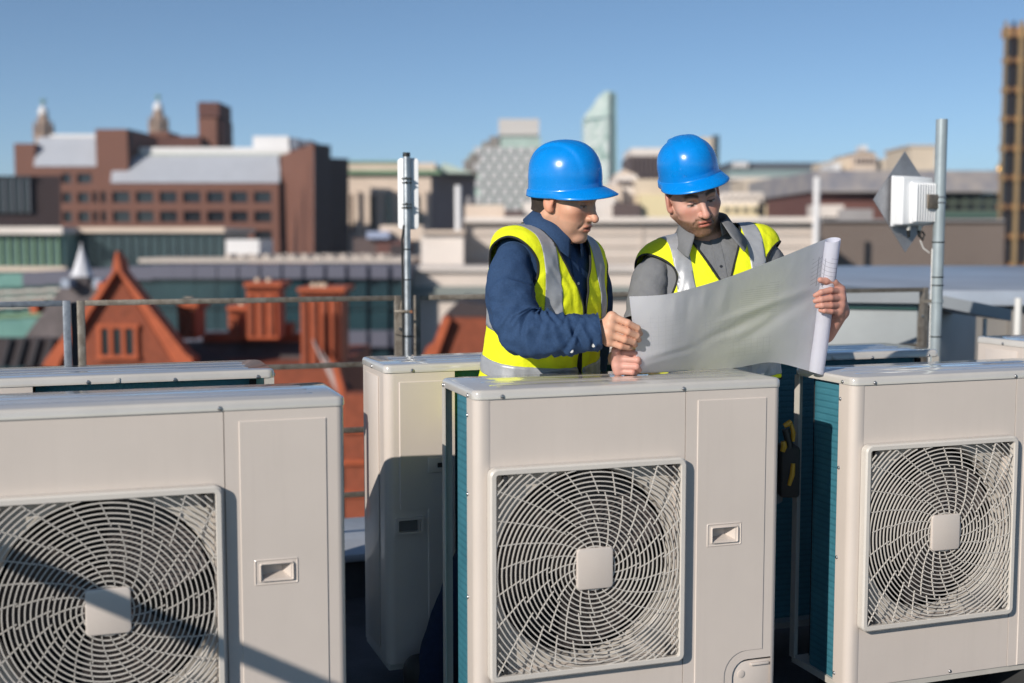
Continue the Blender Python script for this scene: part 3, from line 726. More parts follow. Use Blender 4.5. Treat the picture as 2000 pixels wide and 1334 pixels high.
b.box('main_core', 177, 543, 359, None, -1.5, 20, m_blk)
b.hexa('main_roof', [(216, 357, -3.2), (546, 357, -3.2), (546, 357, 12), (216, 357, 12)], [(222, 305, 3), (547, 303, 3), (547, 303, 12), (222, 305, 12)], m_zinc)
b.box('roof_parapet', 272, 566, 288, 299, 3.5, 16, m_whiteb)
b.box('parapet_base', 270, 566, 299, 305, 3.3, 16, mat('pale_green_fascia', C(168, 172, 162), 0.7))
b.box('plant_box', 494, 564, 266, 288, 6, 16, m_whiteb)
b.box('plant_shade', 564, 582, 270, 300, 6.5, 16, mat('plant_shade_blue_grey', C(110, 118, 132), 0.7))  # turned side of the white plant box, its shade painted blue-grey
b.box('recess', 545.5, 566, 304, 466, 0.5, 2, m_blk)
b.box('recess_wall', 540, 590, 466, None, -1, 2, m_brown)
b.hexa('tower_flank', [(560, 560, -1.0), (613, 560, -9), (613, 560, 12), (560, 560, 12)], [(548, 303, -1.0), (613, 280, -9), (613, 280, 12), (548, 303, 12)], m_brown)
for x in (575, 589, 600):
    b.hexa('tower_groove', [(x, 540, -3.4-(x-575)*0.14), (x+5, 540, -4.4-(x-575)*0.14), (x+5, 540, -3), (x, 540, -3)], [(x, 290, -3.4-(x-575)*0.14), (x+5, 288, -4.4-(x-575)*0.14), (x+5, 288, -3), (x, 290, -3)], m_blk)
b.hexa('tower_return', [(613.2, 560, -9), (646, 560, 4), (646, 560, 14), (613.2, 560, 12)], [(613.2, 280, -9), (646, 284, 4), (646, 284, 14), (613.2, 280, 12)], m_blk)  # facet away from the sun, its shade painted near black
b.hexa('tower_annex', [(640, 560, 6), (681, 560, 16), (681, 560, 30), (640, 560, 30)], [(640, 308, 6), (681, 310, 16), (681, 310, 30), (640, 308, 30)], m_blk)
b.box('tower_crown', 585, 608, 274, 284, -6, 8, mat('roof_rail_grey', C(86, 90, 104), 0.7))
# glazed block in front of its left end, its shade painted near black
b = Bd('dark_block', 'brick block painted near black for shade, with dark glazing at the left edge of the photo', 60, 150)
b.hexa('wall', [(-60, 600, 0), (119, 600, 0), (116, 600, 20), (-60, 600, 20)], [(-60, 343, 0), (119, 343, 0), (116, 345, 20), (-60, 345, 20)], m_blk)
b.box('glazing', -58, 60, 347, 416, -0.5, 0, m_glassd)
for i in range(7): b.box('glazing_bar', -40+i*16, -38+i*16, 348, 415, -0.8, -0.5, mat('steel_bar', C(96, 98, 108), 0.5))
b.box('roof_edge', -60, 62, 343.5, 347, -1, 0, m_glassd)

# ---- two domed towers with birds on top
def cupola(px, top, base, label):
    b = Bd('domed_tower', label, px, 620, 'tower', 'domed stone towers')
    k = 620/FPX; z = lambda py: b.pt(px, py).z
    H = base-top
    st = lambda w0, w1, py0, py1, m, part, n=8: obj(part, MB().lathe([(w0*k, z(py0)), (w1*k, z(py1))], n=n), m, b.r)
    m_ws = mat('weathered_stone', C(150, 128, 112), 0.85, var=0.25, vscale=0.3)
    st(19, 19, base+40, base-H*0.10, m_ws, 'lower_stage', 8)
    st(17, 13, base-H*0.10, base-H*0.42, mat('weathered_stone', C(150, 128, 112), 0.85, var=0.25, vscale=0.3), 'colonnade')
    for i in range(8):
        a = 2*math.pi*i/8+0.39
        obj('pinnacle', MB().lathe([(2.4*k, z(base-H*0.02)), (2.4*k, z(base-H*0.30)), (0.4*k, z(base-H*0.46))], (17*k*math.cos(a), 17*k*math.sin(a), 0), 6), m_ws, b.r)
    st(12, 9, base-H*0.42, base-H*0.62, m_ws, 'drum')
    obj('dome', MB().lathe([(9.5*k, z(base-H*0.60)), (9*k, z(base-H*0.70)), (6*k, z(base-H*0.78)), (2*k, z(base-H*0.82))], n=12), m_whiteb, b.r, smooth=True)
    zz = z(base-H*0.82)
    bird = MB().lathe([(0.5*k, zz), (0.8*k, zz+2*k), (2.6*k, zz+6*k), (1.6*k, zz+10*k), (0.5*k, zz+H*0.18*k)], n=8)
    bo = obj('copper_bird', bird, m_copper, b.r, smooth=True)
    for s in (-1, 1): obj('bird_wing', MB().add([(s*1*k, 0, zz+5*k), (s*5*k, 0, zz+13*k), (s*6*k, 0.5, zz+10*k), (s*3*k, 0.5, zz+5*k), (s*1*k, 1, zz+5*k), (s*5*k, 1, zz+13*k)], [(0, 1, 2, 3), (4, 5, 2, 3), (0, 1, 5, 4)]), m_copper, bo)
cupola(92, 192, 272, 'ornate stone tower with a dome and green bird, left of the courts building')
cupola(315, 184, 262, 'ornate stone tower with a dome and green bird, rising behind the courts building')

# ---- cream neoclassical building
b = Bd('stone_building', 'cream classical stone building with a green copper cornice behind the antenna mast', 760, 260)
b.grid(676, 842, 340, None, [(684, 690), (722, 734), (752, 764), (784, 794), (812, 822)], [(380, 455)], 0, 2.5, m_stone, m_glassb)
b.box('core', 678, 840, 342, None, 2.6, 60, m_stone)
b.box('attic', 678, 850, 318, 332, 1, 60, m_stone)
b.box('cornice', 674, 860, 333, 339, -1.5, 60, m_copper)
b.box('roof_line', 678, 812, 314.5, 318, 0.5, 60, m_copper)
b.poly('pediment', [(842, 338), (868, 318), (925, 338)], 6, 40, mat('pale_green_roof', C(176, 190, 178), 0.7))
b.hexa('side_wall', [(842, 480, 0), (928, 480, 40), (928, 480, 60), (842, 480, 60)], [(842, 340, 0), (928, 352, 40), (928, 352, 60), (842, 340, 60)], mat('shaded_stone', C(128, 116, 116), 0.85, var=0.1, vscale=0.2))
for x in (700, 742, 772, 802, 832):
    p = b.pt(x, 463, 0); k = 260/FPX
    obj('column', MB().lathe([(5*k, b.pt(x, 470).z), (4.4*k, b.pt(x, 378).z), (6*k, b.pt(x, 374).z)], (p.x, -0.9, 0), 10), m_stone, b.r, smooth=True)

# ---- white tower faced with staggered panels
b = Bd('panelled_tower', 'white tower faced with rows of staggered panels, grey box on its roof', 985, 480, 'building')
m_pg = mat('pale_green_tower', C(158, 176, 168), 0.7, var=0.12, vscale=0.3)
b.poly('body', [(932, 470), (905, 372), (905, 318), (922, 296), (945, 280), (970, 268), (1056, 268), (1056, 470)], 0, 60, m_pg)
b.poly('white_face', [(944, 450), (926, 380), (942, 290), (1058, 285), (1058, 450)], -2, 0, m_pg)
b.box('roof_box', 974, 1053, 232, 264, 8, 40, mat('grey_roof_box', C(190, 184, 180), 0.8))
b.box('roof_box_base', 978, 1048, 264, 282, 9, 40, mat('grey_green_louvre', C(120, 128, 124), 0.8))
for i, (x0, x1, y0) in enumerate(((905, 918, 318), (916, 930, 306), (928, 944, 294), (942, 958, 282), (956, 974, 272))):
    b.box('step_terrace', x0, x1, y0-6, y0+60, -1, 30, mat('bronze_terrace', C(128, 122, 116), 0.7, var=0.15, vscale=0.4))
mp = {}
for r_ in range(10):
    for c_ in range(8):
        x = 934 + c_*21 + (10.5 if r_ % 2 else 0); y = 294 + r_*16
        if x > 1056 or x < 928 + max(0, (y-380)*0.35) or y > 440: continue
        o = b.pt(x, y, -3); w_ = 15.5*480/FPX; h_ = 12.5*480/FPX
        if 'm' not in mp:
            mp['m'] = MB().add([(-w_/2, 0, -h_/2), (w_/2, 0, -h_/2), (w_/2, -1.2, h_/2), (-w_/2, -1.2, h_/2), (-w_/2, 1, -h_/2), (w_/2, 1, -h_/2), (w_/2, 1, h_/2), (-w_/2, 1, h_/2)], [(0, 1, 2, 3), (1, 5, 6, 2), (4, 0, 3, 7), (3, 2, 6, 7), (0, 4, 5, 1)]).mesh('panel'); mp['m'].materials.append(m_whiteb)
        obj('panel', mp['m'], None, b.r, loc=(o.x, o.y-b.o.y+b.o.y if False else -3, o.z))
# ---- glass tower with the slanting top
b = Bd('glass_tower', 'pale green glass tower with a curved slanting top', 1174, 820, 'building')
m_gt = mat('pale_green_glass', C(222, 230, 224), 0.4, rgb2=C(176, 200, 190), vscale=0.12)
m_gt2 = mat('teal_glass_edge', C(124, 152, 150), 0.3, var=0.15, vscale=0.1)
b.poly('shaft', [(1142, 470), (1142, 226), (1148, 218), (1154, 212), (1160, 203), (1166, 193), (1173, 185), (1180, 180), (1188, 177), (1190, 177), (1190, 470)], 0, 30, m_gt)
b.poly('dark_edge', [(1190.2, 470), (1190.2, 178), (1204, 182), (1206, 470)], 4, 30, m_gt2)
for i in range(14): b.box('floor_band', 1141.5, 1190, 240+i*13, 241.2+i*13, -0.8, 0, m_gt2)
rt_ = random.Random(5); m_gt3 = mat('white_spandrel', C(232, 236, 232), 0.5); m_gt4 = mat('mid_green_glass', C(150, 180, 168), 0.3)
for r_ in range(17):
    for c_ in range(5):
        xa, ya = 1143.5 + c_*9.2, 226 + r_*12.5
        if rt_.random() < 0.62: b.box('pane', xa, xa+7.2, ya, ya+9.5, -0.6, 0, rt_.choice((m_gt3, m_gt3, m_gt4)))
b.poly('crown_frame', [(1142, 232), (1190, 226), (1190, 229), (1142, 235)], -1, 0, m_gt2)
# ---- mid-city blocks
def block(name, label, parts, Y, px):
    b = Bd(name, label, px, Y)
    for a in parts: b.box(*a)
    return b
m_tan1 = mat('tan_block', C(200, 184, 164), 0.8, var=0.1, vscale=0.2); m_gry = mat('grey_block', C(150, 146, 146), 0.8, var=0.1, vscale=0.2)
m_pale = mat('pale_block', C(216, 206, 198), 0.8, var=0.08, vscale=0.2); m_dkb = mat('dark_brown_block', C(92, 78, 76), 0.8, var=0.1, vscale=0.2)
b = block('brown_office', 'brown ribbed office block with a pale top, between the two blue helmets', [('body', 1229, 1310, 304, None, 0, 30, m_dkb), ('pale_top', 1233, 1310, 289, 304, 0.5, 30, m_pale)], 420, 1260)
for i in range(9): b.box('rib', 1231+i*8.5, 1235+i*8.5, 306, 344, -1, 0, m_dkb)
block('slim_tower', 'slim dark and cream tower half hidden behind the right helmet', [('cream_side', 1368, 1391, 268, None, 0, 20, m_tan1), ('dark_side', 1391.3, 1404, 264, None, 0.5, 20, m_glassb)], 450, 1390)
b = Bd('sign_building', 'long flat pale building with a dark top band and a white sign', 1520, 380)
b.box('upper', 1424, 1640, 332, 352, 0, 40, mat('teal_grey_band', C(128, 146, 146), 0.6))
b.box('dark_band', 1424, 1632, 317, 331.7, 1, 40, mat('charcoal_band', C(78, 84, 92), 0.7))
b.box('lower', 1426, 1640, 352.3, None, 1, 40, m_gry)
b.box('pale_strip', 1424, 1520, 346, 352, -0.6, 0, m_pale)
sg = b.box('sign_board', 1430, 1463, 315, 329, -0.5, 0.9, mat('grey_sign_back', C(120, 122, 126), 0.7))
for i, w_ in enumerate((5, 4, 6, 4, 5)): b.box('sign_mark', 1432+i*6.1, 1432+i*6.1+w_, 317, 327, -1.0, -0.5, m_whiteb, sg)
for r_ in (357, 372): 
    for i in range(7): b.box('window', 1430+i*11, 1438+i*11, r_, r_+8, 0.4, 1.0, m_glassb)
block('tan_wing', 'tan wing in front of the long flat building', [('body', 1455, 1510, 350, None, 0, 20, m_tan1), ('side', 1510.3, 1516, 352, None, 1, 20, m_dkb)], 300, 1480)
b = block('grey_hall', 'grey block with a dark glazed bay, left of the slim white flue', [('body', 1514, 1590, 345, None, 0, 30, m_gry), ('bay', 1517, 1555, 352, 384, -0.7, 0, m_glassb), ('bay_fin', 1513, 1516, 360, 428, -2, 0, m_dkb)], 260, 1550)
b = Bd('stepped_house', 'pale stepped building right of the young man face', 1455, 190)
b.grid(1408, 1490, 376, 400, steps(1412, 1488, 6, 0.5), [(384, 392)], 0, 0.8, m_pale, m_glassb)
b.box('lower_step', 1400, 1500, 400, None, -2, 14, mat('yellow_stone', C(226, 208, 170), 0.8, var=0.06, vscale=0.3))
b.box('upper_core', 1410, 1488, 377, 400, 0.9, 14, m_pale)
b.box('dark_gap', 1482, 1490, 394, 420, -2.6, -2, m_glassd); b.box('dark_gap', 1500.3, 1508, 372, 420, -1.5, 6, m_glassb)
b.box('small_annex', 1510, 1560, 386, None, -1, 8, m_pale)
for i in range(4): b.box('window', 1416+i*18, 1424+i*18, 406, 413, -2.4, -2, m_glassb)
b = Bd('domed_hall', 'beige hall with a low square dome on the skyline at the right', 1690, 340)
b.box('body', 1636, 1742, 310, None, 0, 30, m_tan1)
b.box('dome_base', 1668, 1712, 302, 335, -3, 20, m_stone)
b.poly('dome', [(1668, 302), (1674, 297), (1690, 295), (1706, 297), (1712, 302)], -3, 20, mat('brown_dome', C(140, 118, 96), 0.8))
b.box('finial', 1684, 1694, 284, 295, 2, 8, m_whiteb)
b.box('white_bay', 1628, 1642, 318, 345, -4, 10, m_whiteb)
for i in range(5): b.box('window', 1672+i*8, 1676+i*8, 308, 320, -3.4, -3, m_dkb)
block('tan_tower', 'plain tan tower behind the diamond plate', [('body', 1776, 1826, 285, None, 0, 20, m_tan1), ('top_band', 1776, 1826, 283, 286, -0.4, 20, m_stone)], 300, 1800)
b = Bd('rubble_building', 'long low building with a rough grey stone top over dark red granite', 1780, 150)
b.box('stone_top', 1590, 1958, 333, 373, 0, 30, mat('rough_grey_stone', C(164, 156, 152), 0.9, rgb2=C(120, 122, 134), vscale=0.35))
b.box('red_wall', 1592, 1840, 373.3, None, 1.2, 30, m_redst)
b.box('eaves', 1590, 1958, 371, 375, -0.6, 1, m_gry)
b.grid(1836, 1957, 377, 431, steps(1838, 1955, 5, 0.8), [(382, 392), (398, 410)], 0.6, 0.6, mat('green_mullion', C(74, 84, 74), 0.7), m_glassd, 'glazed_wall')
b.box('green_band', 1836, 1957, 416, 424, 0.3, 0.6, mat('teal_band', C(72, 100, 92), 0.6))
b.box('pale_step', 1592, 1648, 400, 424, -3, 1, m_pale); b.box('grey_step', 1640, 1705, 408, 432, -4, 1, m_gry)
b = Bd('orange_dome', 'small golden dome shining beside the bronze tower', 1948, 330)
kd = 330/FPX; zd = b.pt(1948, 330).z
obj('dome', MB().lathe([(7*kd, zd-2), (7*kd, zd), (6*kd, zd+4*kd), (3*kd, zd+8*kd), (0.5*kd, zd+10*kd)], n=16), mat('gold_dome', C(220, 170, 90), 0.3, 0.6), b.r, smooth=True)
obj('drum', MB().lathe([(8*kd, 0), (8*kd, zd-2)], n=16), m_stone, b.r)
# ---- bronze tower at the right edge
b = Bd('bronze_tower', 'tall bronze framed glass tower at the right edge of the photo', 2010, 120); b.xref = 300
m_brz = mat('bronze_frame', C(184, 142, 100), 0.5, 0.2, var=0.1, vscale=0.3); m_brz2 = mat('olive_bronze_pier', C(158, 132, 96), 0.55, 0.2, var=0.1, vscale=0.3)
_a, _c = b.pt(1960, 300, 1.2), b.pt(2130, 300, 1.2); _d, _e = b.pt(1964, 300, 14), b.pt(2130, 300, 14); _z = b.pt(1960, 54, 1.2).z
obj('core', MB().hexa([(_a.x, 1.2, 0), (_c.x, 1.2, 0), (_e.x, 14, 0), (_d.x, 14, 0)], [(_a.x, 1.2, _z), (_c.x, 1.2, _z), (_e.x, 14, _z), (_d.x, 14, _z)]), m_glassb, b.r)
for i in range(9): b.box('floor_beam', 1958, 2130, 117+i*57.3-5, 117+i*57.3+5, 0.2, 1.2, m_brz)
b.box('crown_beam', 1957, 2130, 52, 72, 0.0, 1.2, m_brz)
for i, x in enumerate((1957, 1972, 1986, 2001, 2016, 2031, 2046, 2061, 2076, 2091)):
    b.box('pier' if i % 2 == 0 else 'mullion', x, x+(6 if i == 2 else 2.6), 40, None, -0.3, 0.0 + 0.19, m_brz2 if i % 2 == 0 else m_blk)
for r_ in range(9):
    for c_ in range(5):
        b.box('pane', 1961+c_*29, 1985+c_*29, 74 + r_*57.3, 74+r_*57.3+37, 0.9, 1.15, mat('tower_glass', C(96, 112, 120), 0.2, spec=0.6))
# ---- big beige concrete block in the middle
b = Bd('concrete_block', 'wide blank beige concrete building behind the two men', 1250, 85)
b.box('main_wall', 905, 1602, 434, None, 0, 25, m_conc)
b.box('rim', 900, 1606, 424, 434, -0.8, 25, m_pale)
b.box('west_wing', 822, 905, 456, None, -2.5, 20, m_pale)
b.box('west_rim', 820, 908, 450, 456, -3, 20, m_stone)
b.box('lower_wing', 806, 1240, 530, None, -9, -3, m_stone2)
b.box('lower_rim', 804, 1245, 522, 530, -9.4, -3, m_pale)
b.box('low_eaves', 804, 1250, 560, 578, -9.8, -9, mat('grey_green_eaves', C(126, 132, 128), 0.7))
for i, (x, y) in enumerate(((886, 512), (1110, 470), (1560, 500))): b.box('vent_box', x, x+12, y, y+16, -0.6, 0, m_glassd)
for i in range(6): b.box('wall_joint', 905+i*116, 907+i*116, 436, 528, -0.15, 0, m_stone2)
for i in range(3): b.box('wall_course', 905, 1600, 456+i*24, 457.5+i*24, -0.16, -0.01, m_stone2)
def flue(px, y0, y1, Y, label):
    p = P(px, y1, Y); q = P(px, y0, Y)
    thing('flue_pipe', MB().lathe([(0.22, 0), (0.22, q.z-GZ-0.1), (0.19, q.z-GZ)], n=14), m_whiteb, label, 'flue', smooth=True, loc=(p.x, Y, GZ))
flue(895, 362, 430, 84, 'slim white flue rising above the concrete building, left of the panelled tower')
flue(1594, 346, 432, 84, 'slim white flue at the right end of the concrete building')
b = Bd('roof_plant', 'cluster of pale rooftop plant boxes on the concrete building behind the left helmet', 985, 95)
for a in ((908, 985, 400, 432, 0, 6, m_stone), (985, 1022, 410, 426, -1, 4, m_dkb), (1022, 1050, 396, 430, 0.5, 6, m_pale), (912, 918, 384, 402, 1, 3, m_gry)): b.box('plant_box', *a)
b = Bd('rooftop_cluster', 'jumble of pale rooftops between the two men', 1235, 130)
m_clu = [m_pale, m_tan1, m_stone, m_gry, m_dkb, m_whiteb]
for a in ((1200, 1245, 342, 400, 4, 14, m_pale), (1172, 1215, 362, 410, 2, 8, m_stone), (1240, 1300, 350, 410, 3, 12, m_tan1), (1198, 1252, 398, 424, -1, 6, m_dkb), (1250, 1320, 380, 424, 0, 8, mat('yellow_wall', C(216, 200, 160), 0.8)), (1160, 1202, 384, 424, 0.4, 6, m_pale)): b.box('roof_box', *a)
for i in range(3): b.box('window', 1206+i*11, 1212+i*11, 352, 360, 3.5, 4, m_dkb)
b.poly('roof_ridge', [(1196, 345), (1218, 330), (1245, 343)], 4.2, 12, m_stone)
# ---- brown-grey wall at the right
b = Bd('stone_wall_block', 'plain grey brown stone building behind the thick grey mast', 1780, 92)
b.box('wall', 1602.5, 1962, 432, None, 0, 20, m_brownwall)
b.box('coping', 1601, 1962, 428, 432, -0.4, 20, m_gry)
for i in range(8): b.box('wall_course', 1603, 1961, 446+i*12, 446.8+i*12, -0.06, 0, m_redst if False else m_gry)
# ---- street clutter left of the concrete block
b = Bd('corner_block', 'low pale corner building below the antenna', 780, 170)
for a in ((690, 745, 465, None, 4, 14, m_dkb), (742, 826, 440, 470, 6, 14, m_stone), (716, 760, 452, 466, 2, 6, mat('blue_van_roof', C(150, 160, 186), 0.6)), (735, 800, 470, None, 3, 10, m_redst), (762, 800, 478, 520, 1, 3, m_slated), (700, 830, 500, None, 0, 3, m_slated)): b.box('block', *a)
# ---- dark glass building with stacked curved fronts (left)
b = Bd('terrace_building', 'pale capped glass terrace block in front of the courts', 220, 88)
m_tglass = mat('green_terrace_glass', C(92, 118, 112), 0.2, rgb2=C(70, 92, 92), vscale=0.3, spec=0.6)
m_sglass = mat('dark_teal_glass', C(62, 78, 80), 0.18, rgb2=C(50, 62, 68), vscale=0.3, spec=0.6)
b.box('cap_left', -60, 122, 443, 457, -3.4, 10, m_pale); b.box('cap', 122.3, 438, 444, 454, -0.6, 10, m_stone)
b.box('glass_left', -60, 116, 457.3, 534, -2.6, 8, m_tglass); b.box('corner_pane', 116.3, 128, 457.3, 534, -2.4, 8, mat('pale_green_pane', C(150, 176, 164), 0.3))
b.box('glass', 128.3, 438, 454.3, 534, 0, 8, m_sglass)
for i in range(11): b.box('mullion', -48+i*16, -45+i*16, 458, 520, -2.8, -2.6, m_copper)
for i in range(17): b.box('mullion', 146+i*18, 147.5+i*18, 455, 518, -0.15, 0, m_glassb)
b.box('sill', -60, 128, 521, 530, -3.2, -2.6, m_stone)
wb = b.box('white_sunshade', 441, 506, 468, 498, -2, 3, m_whiteb)
b.box('deck', 270, 800, 505, 513, -6, 6, m_conc)
for i in range(26): b.box('planter', 440+i*12.5, 449+i*12.5, 496+ (i%3), 505, -4+ (i%2), 0, m_conc)
b = Bd('curved_glass_building', 'dark glass office with grey bands, behind the red brick gables', 400, 72)
m_band = mat('slate_grey_band', C(92, 92, 106), 0.6, 0.1, var=0.05, vscale=0.1)
m_gl3 = mat('deep_teal_glass', C(46, 70, 76), 0.15, rgb2=C(36, 54, 62), vscale=0.25, spec=0.6)
m_gl4 = mat('mint_glass', C(120, 160, 150), 0.2, rgb2=C(90, 130, 124), vscale=0.2, spec=0.6)
def curve_y(px): return 518 + (0 if px > 300 else (300-px)*0.055)
N_ = 20
segs = [(-40 + i*42, -40 + (i+1)*42) for i in range(N_)]
for i, (x0, x1) in enumerate(segs):
    dd = 1.2*((i-8)/9.0)**2
    lt = i < 6
    y = curve_y(x0)
    b.box('fascia', x0, x1, y, y+26, dd-0.5, dd+4, m_gl4 if lt and i < 2 else m_band)
    b.box('pane', x0+0.15, x1-0.15, y+26.3, y+78, dd, dd+4, m_gl4 if lt else m_gl3)
    b.box('pane', x0+0.15, x1-0.15, y+88, y+128, dd, dd+4, m_gl4 if lt else m_gl3)
    b.box('floor_band', x0, x1, y+80, y+86, dd-0.15, dd+4, m_gl3 if not lt else m_copper)
    b.box('lower_fascia', x0, x1, y+128.4, y+160, dd-0.5, dd+4, m_band)
    b.box('lower_pane', x0+0.15, x1-0.15, y+160.4, None, dd, dd+4, m_gl3)
    if lt:
        for q_ in range(3): b.box('louvre', x0, x1-0.3, y+34+q_*14, y+38+q_*14, dd-0.6, dd-0.05, m_pale)

# ---- red brick house with gables, spire and chimneys
b = Bd('gabled_house', 'red brick house with a tall gable, slate roofs and a white topped spire', 300, 45)
gb = b.poly('gable_wall', [(110, 720), (225, 528), (345, 720), (345, 1100), (110, 1100)], 0, 0.5, m_tc2)
for s_, pts in (('gable_coping', [(82, 716), (90, 700), (218, 532), (222, 508), (228, 500), (228, 528), (120, 700), (112, 720)]),
                ('gable_coping', [(228, 500), (233, 508), (237, 530), (362, 690), (376, 700), (376, 718), (345, 718), (228, 528)])):
    b.poly(s_, pts, -0.35, 0.6, m_tc, gb)
b.poly('finial', [(223, 512), (224, 498), (228, 490), (232, 498), (233, 512)], -0.2, 0.3, m_tc, gb)
for x in (197, 222, 246):
    w = b.box('window', x, x+15, 642, 693, -0.05, 0.0-0.01, m_glassd, gb)
for x in (191, 213.5, 238, 262): b.box('window_mullion', x-1, x+6, 637, 700, -0.16, -0.02, m_tc, gb)
b.box('window_sill', 188, 270, 694, 702, -0.2, -0.02, m_tc, gb); b.box('window_head', 188, 270, 634, 641, -0.18, -0.02, m_tc, gb)
b.box('wall', 40, 660, 720, None, 1.5, 12, m_tc2)
b.hexa('gable_roof', [(110, 720, 0.6), (345, 720, 0.6), (350, 720, 9), (110, 720, 9)], [(224, 530, 0.6), (228, 530, 0.6), (240, 560, 9), (236, 560, 9)], m_slated)
tr = b.hexa('turret_roof', [(18, 700, 3), (200, 700, 3), (200, 700, 9), (18, 700, 9)], [(134, 540, 5), (184, 540, 5), (182, 545, 7), (136, 545, 7)], m_slate)
k45 = 48/FPX; pz = lambda py: P(158, py, 50).z - GZ; sx = P(158, 463, 50).x - b.o.x
obj('spire', MB().lathe([(26*k45, pz(540)), (20*k45, pz(533)), (11*k45, pz(508)), (5*k45, pz(490)), (1.6*k45, pz(482)), (2.4*k45, pz(479)), (0.6*k45, pz(474))], (sx, 5.0, 0), 8), m_lead, tr)
obj('spire_drum', MB().lathe([(24*k45, pz(600)), (24*k45, pz(541))], (sx, 5.0, 0), 8), m_slate, tr)
for s in (-1, 1): b.box('dormer', 158+s*31-8, 158+s*31+8, 545, 562, 3.8, 5.5, mat('blue_grey_lead', C(150, 160, 176), 0.5), tr)
b.box('skylight_wall', -40, 118, 662, 716, 0.4, 1.2, m_slated)
for i in range(5): b.poly('glazing_bar', [(10+i*28-8, 716), (26+i*28-8, 662), (29+i*28-8, 662), (14+i*28-8, 716)], 0.2, 0.4, mat('dark_glazing_bar', C(38, 42, 52), 0.5))
b.box('ridge_stub', 58, 72, 590, 612, 4, 5, m_tc); b.box('parapet_block', 190, 208, 552, 580, 1.2, 2.2, m_tc)
mr = b.hexa('main_roof', [(335, 760, 3), (690, 760, 3), (690, 760, 12), (335, 760, 12)], [(335, 668, 7), (606, 660, 7), (606, 660, 9), (335, 668, 9)], m_slate)
b.box('ridge_wall', 395, 606, 652, 668, 6.6, 7.6, m_tc, mr)
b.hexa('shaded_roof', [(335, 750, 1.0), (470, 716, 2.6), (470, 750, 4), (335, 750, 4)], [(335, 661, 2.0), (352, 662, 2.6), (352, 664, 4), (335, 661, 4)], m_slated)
def stack(x0, x1, yt, yb, d, pots, deep=1.6):
    st_ = b.box('chimney_stack', x0, x1, yt+14, yb, d, d+deep, m_tc)
    w = x1-x0
    b.box('stack_cap', x0-w*0.10, x1+w*0.10, yt, yt+8, d-0.35, d+deep+0.35, m_tc, st_)
    b.box('stack_neck', x0-w*0.05, x1+w*0.05, yt+8.2, yt+14, d-0.2, d+deep+0.2, m_tc2, st_)
    n = max(2, int(w/16))
    for i in range(n): b.box('stack_rib', x0+w*(i+0.12)/n, x0+w*(i+0.55)/n, yt+24, yb-8 if yb else 760, d-0.14, d, m_tc2, st_)
    for i, px in enumerate(pots):
        q = b.pt(px, yt, d+0.6)
        obj('chimney_pot', MB().lathe([(0.13, q.z-0.05), (0.10, q.z+0.16), (0.13, q.z+0.2)], (q.x, d+0.6, 0), 10), m_pot, st_, smooth=True)
stack(347, 382, 592, 662, 4.6, (366, 372)); stack(446, 477, 598, 660, 5, (472,)); stack(482, 543, 552, 662, 4.2, (503, 525)); stack(588, 666, 562, 760, 2.4, (612, 624, 634), 2.2)
for x in (632, 652): b.box('stack_slot', x, x+7, 612, 700, 2.26, 2.4, mat('painted_slot_shadow', C(120, 58, 40), 0.9))  # strips standing proud, slot shadow painted as darker brick
b.box('low_stub', 553, 570, 632, 655, 6, 7, m_tc)
b.hexa('hip_coping', [(612, 672, 1.5), (616, 672, 1.5), (676, 790, 0.8), (668, 790, 0.8)], [(609, 664, 1.8), (613, 663, 1.8), (668, 745, 1.0), (660, 745, 1.0)], mat('grey_lead_flashing', C(150, 132, 128), 0.6))
b.poly('yellow_coping', [(648, 715), (660, 715), (683, 800), (690, 1000), (676, 1000), (666, 800)], 0.2, 0.9, m_tc)
b.box('lower_wall', 668, 720, 770, None, -0.4, 0.6, m_tc2)
for i in range(4): b.box('string_course', 666, 722, 838+i*62, 845+i*62, -0.6, -0.4, m_tc)
b = Bd('orange_gable', 'orange brick gable behind the railing, just left of the navy shirt', 890, 40)
b.poly('wall', [(846, 1000), (846, 690), (872, 622), (945, 622), (1000, 640), (1000, 1000)], 0, 4, m_tc2)
b.poly('coping', [(826, 697), (832, 680), (846, 672), (864, 622), (874, 618), (880, 624), (856, 690), (850, 697)], -0.4, 0.8, m_tc)
b.poly('roof', [(862, 622), (900, 588), (1010, 606), (1010, 640), (880, 626)], 0.9, 6, m_slated)
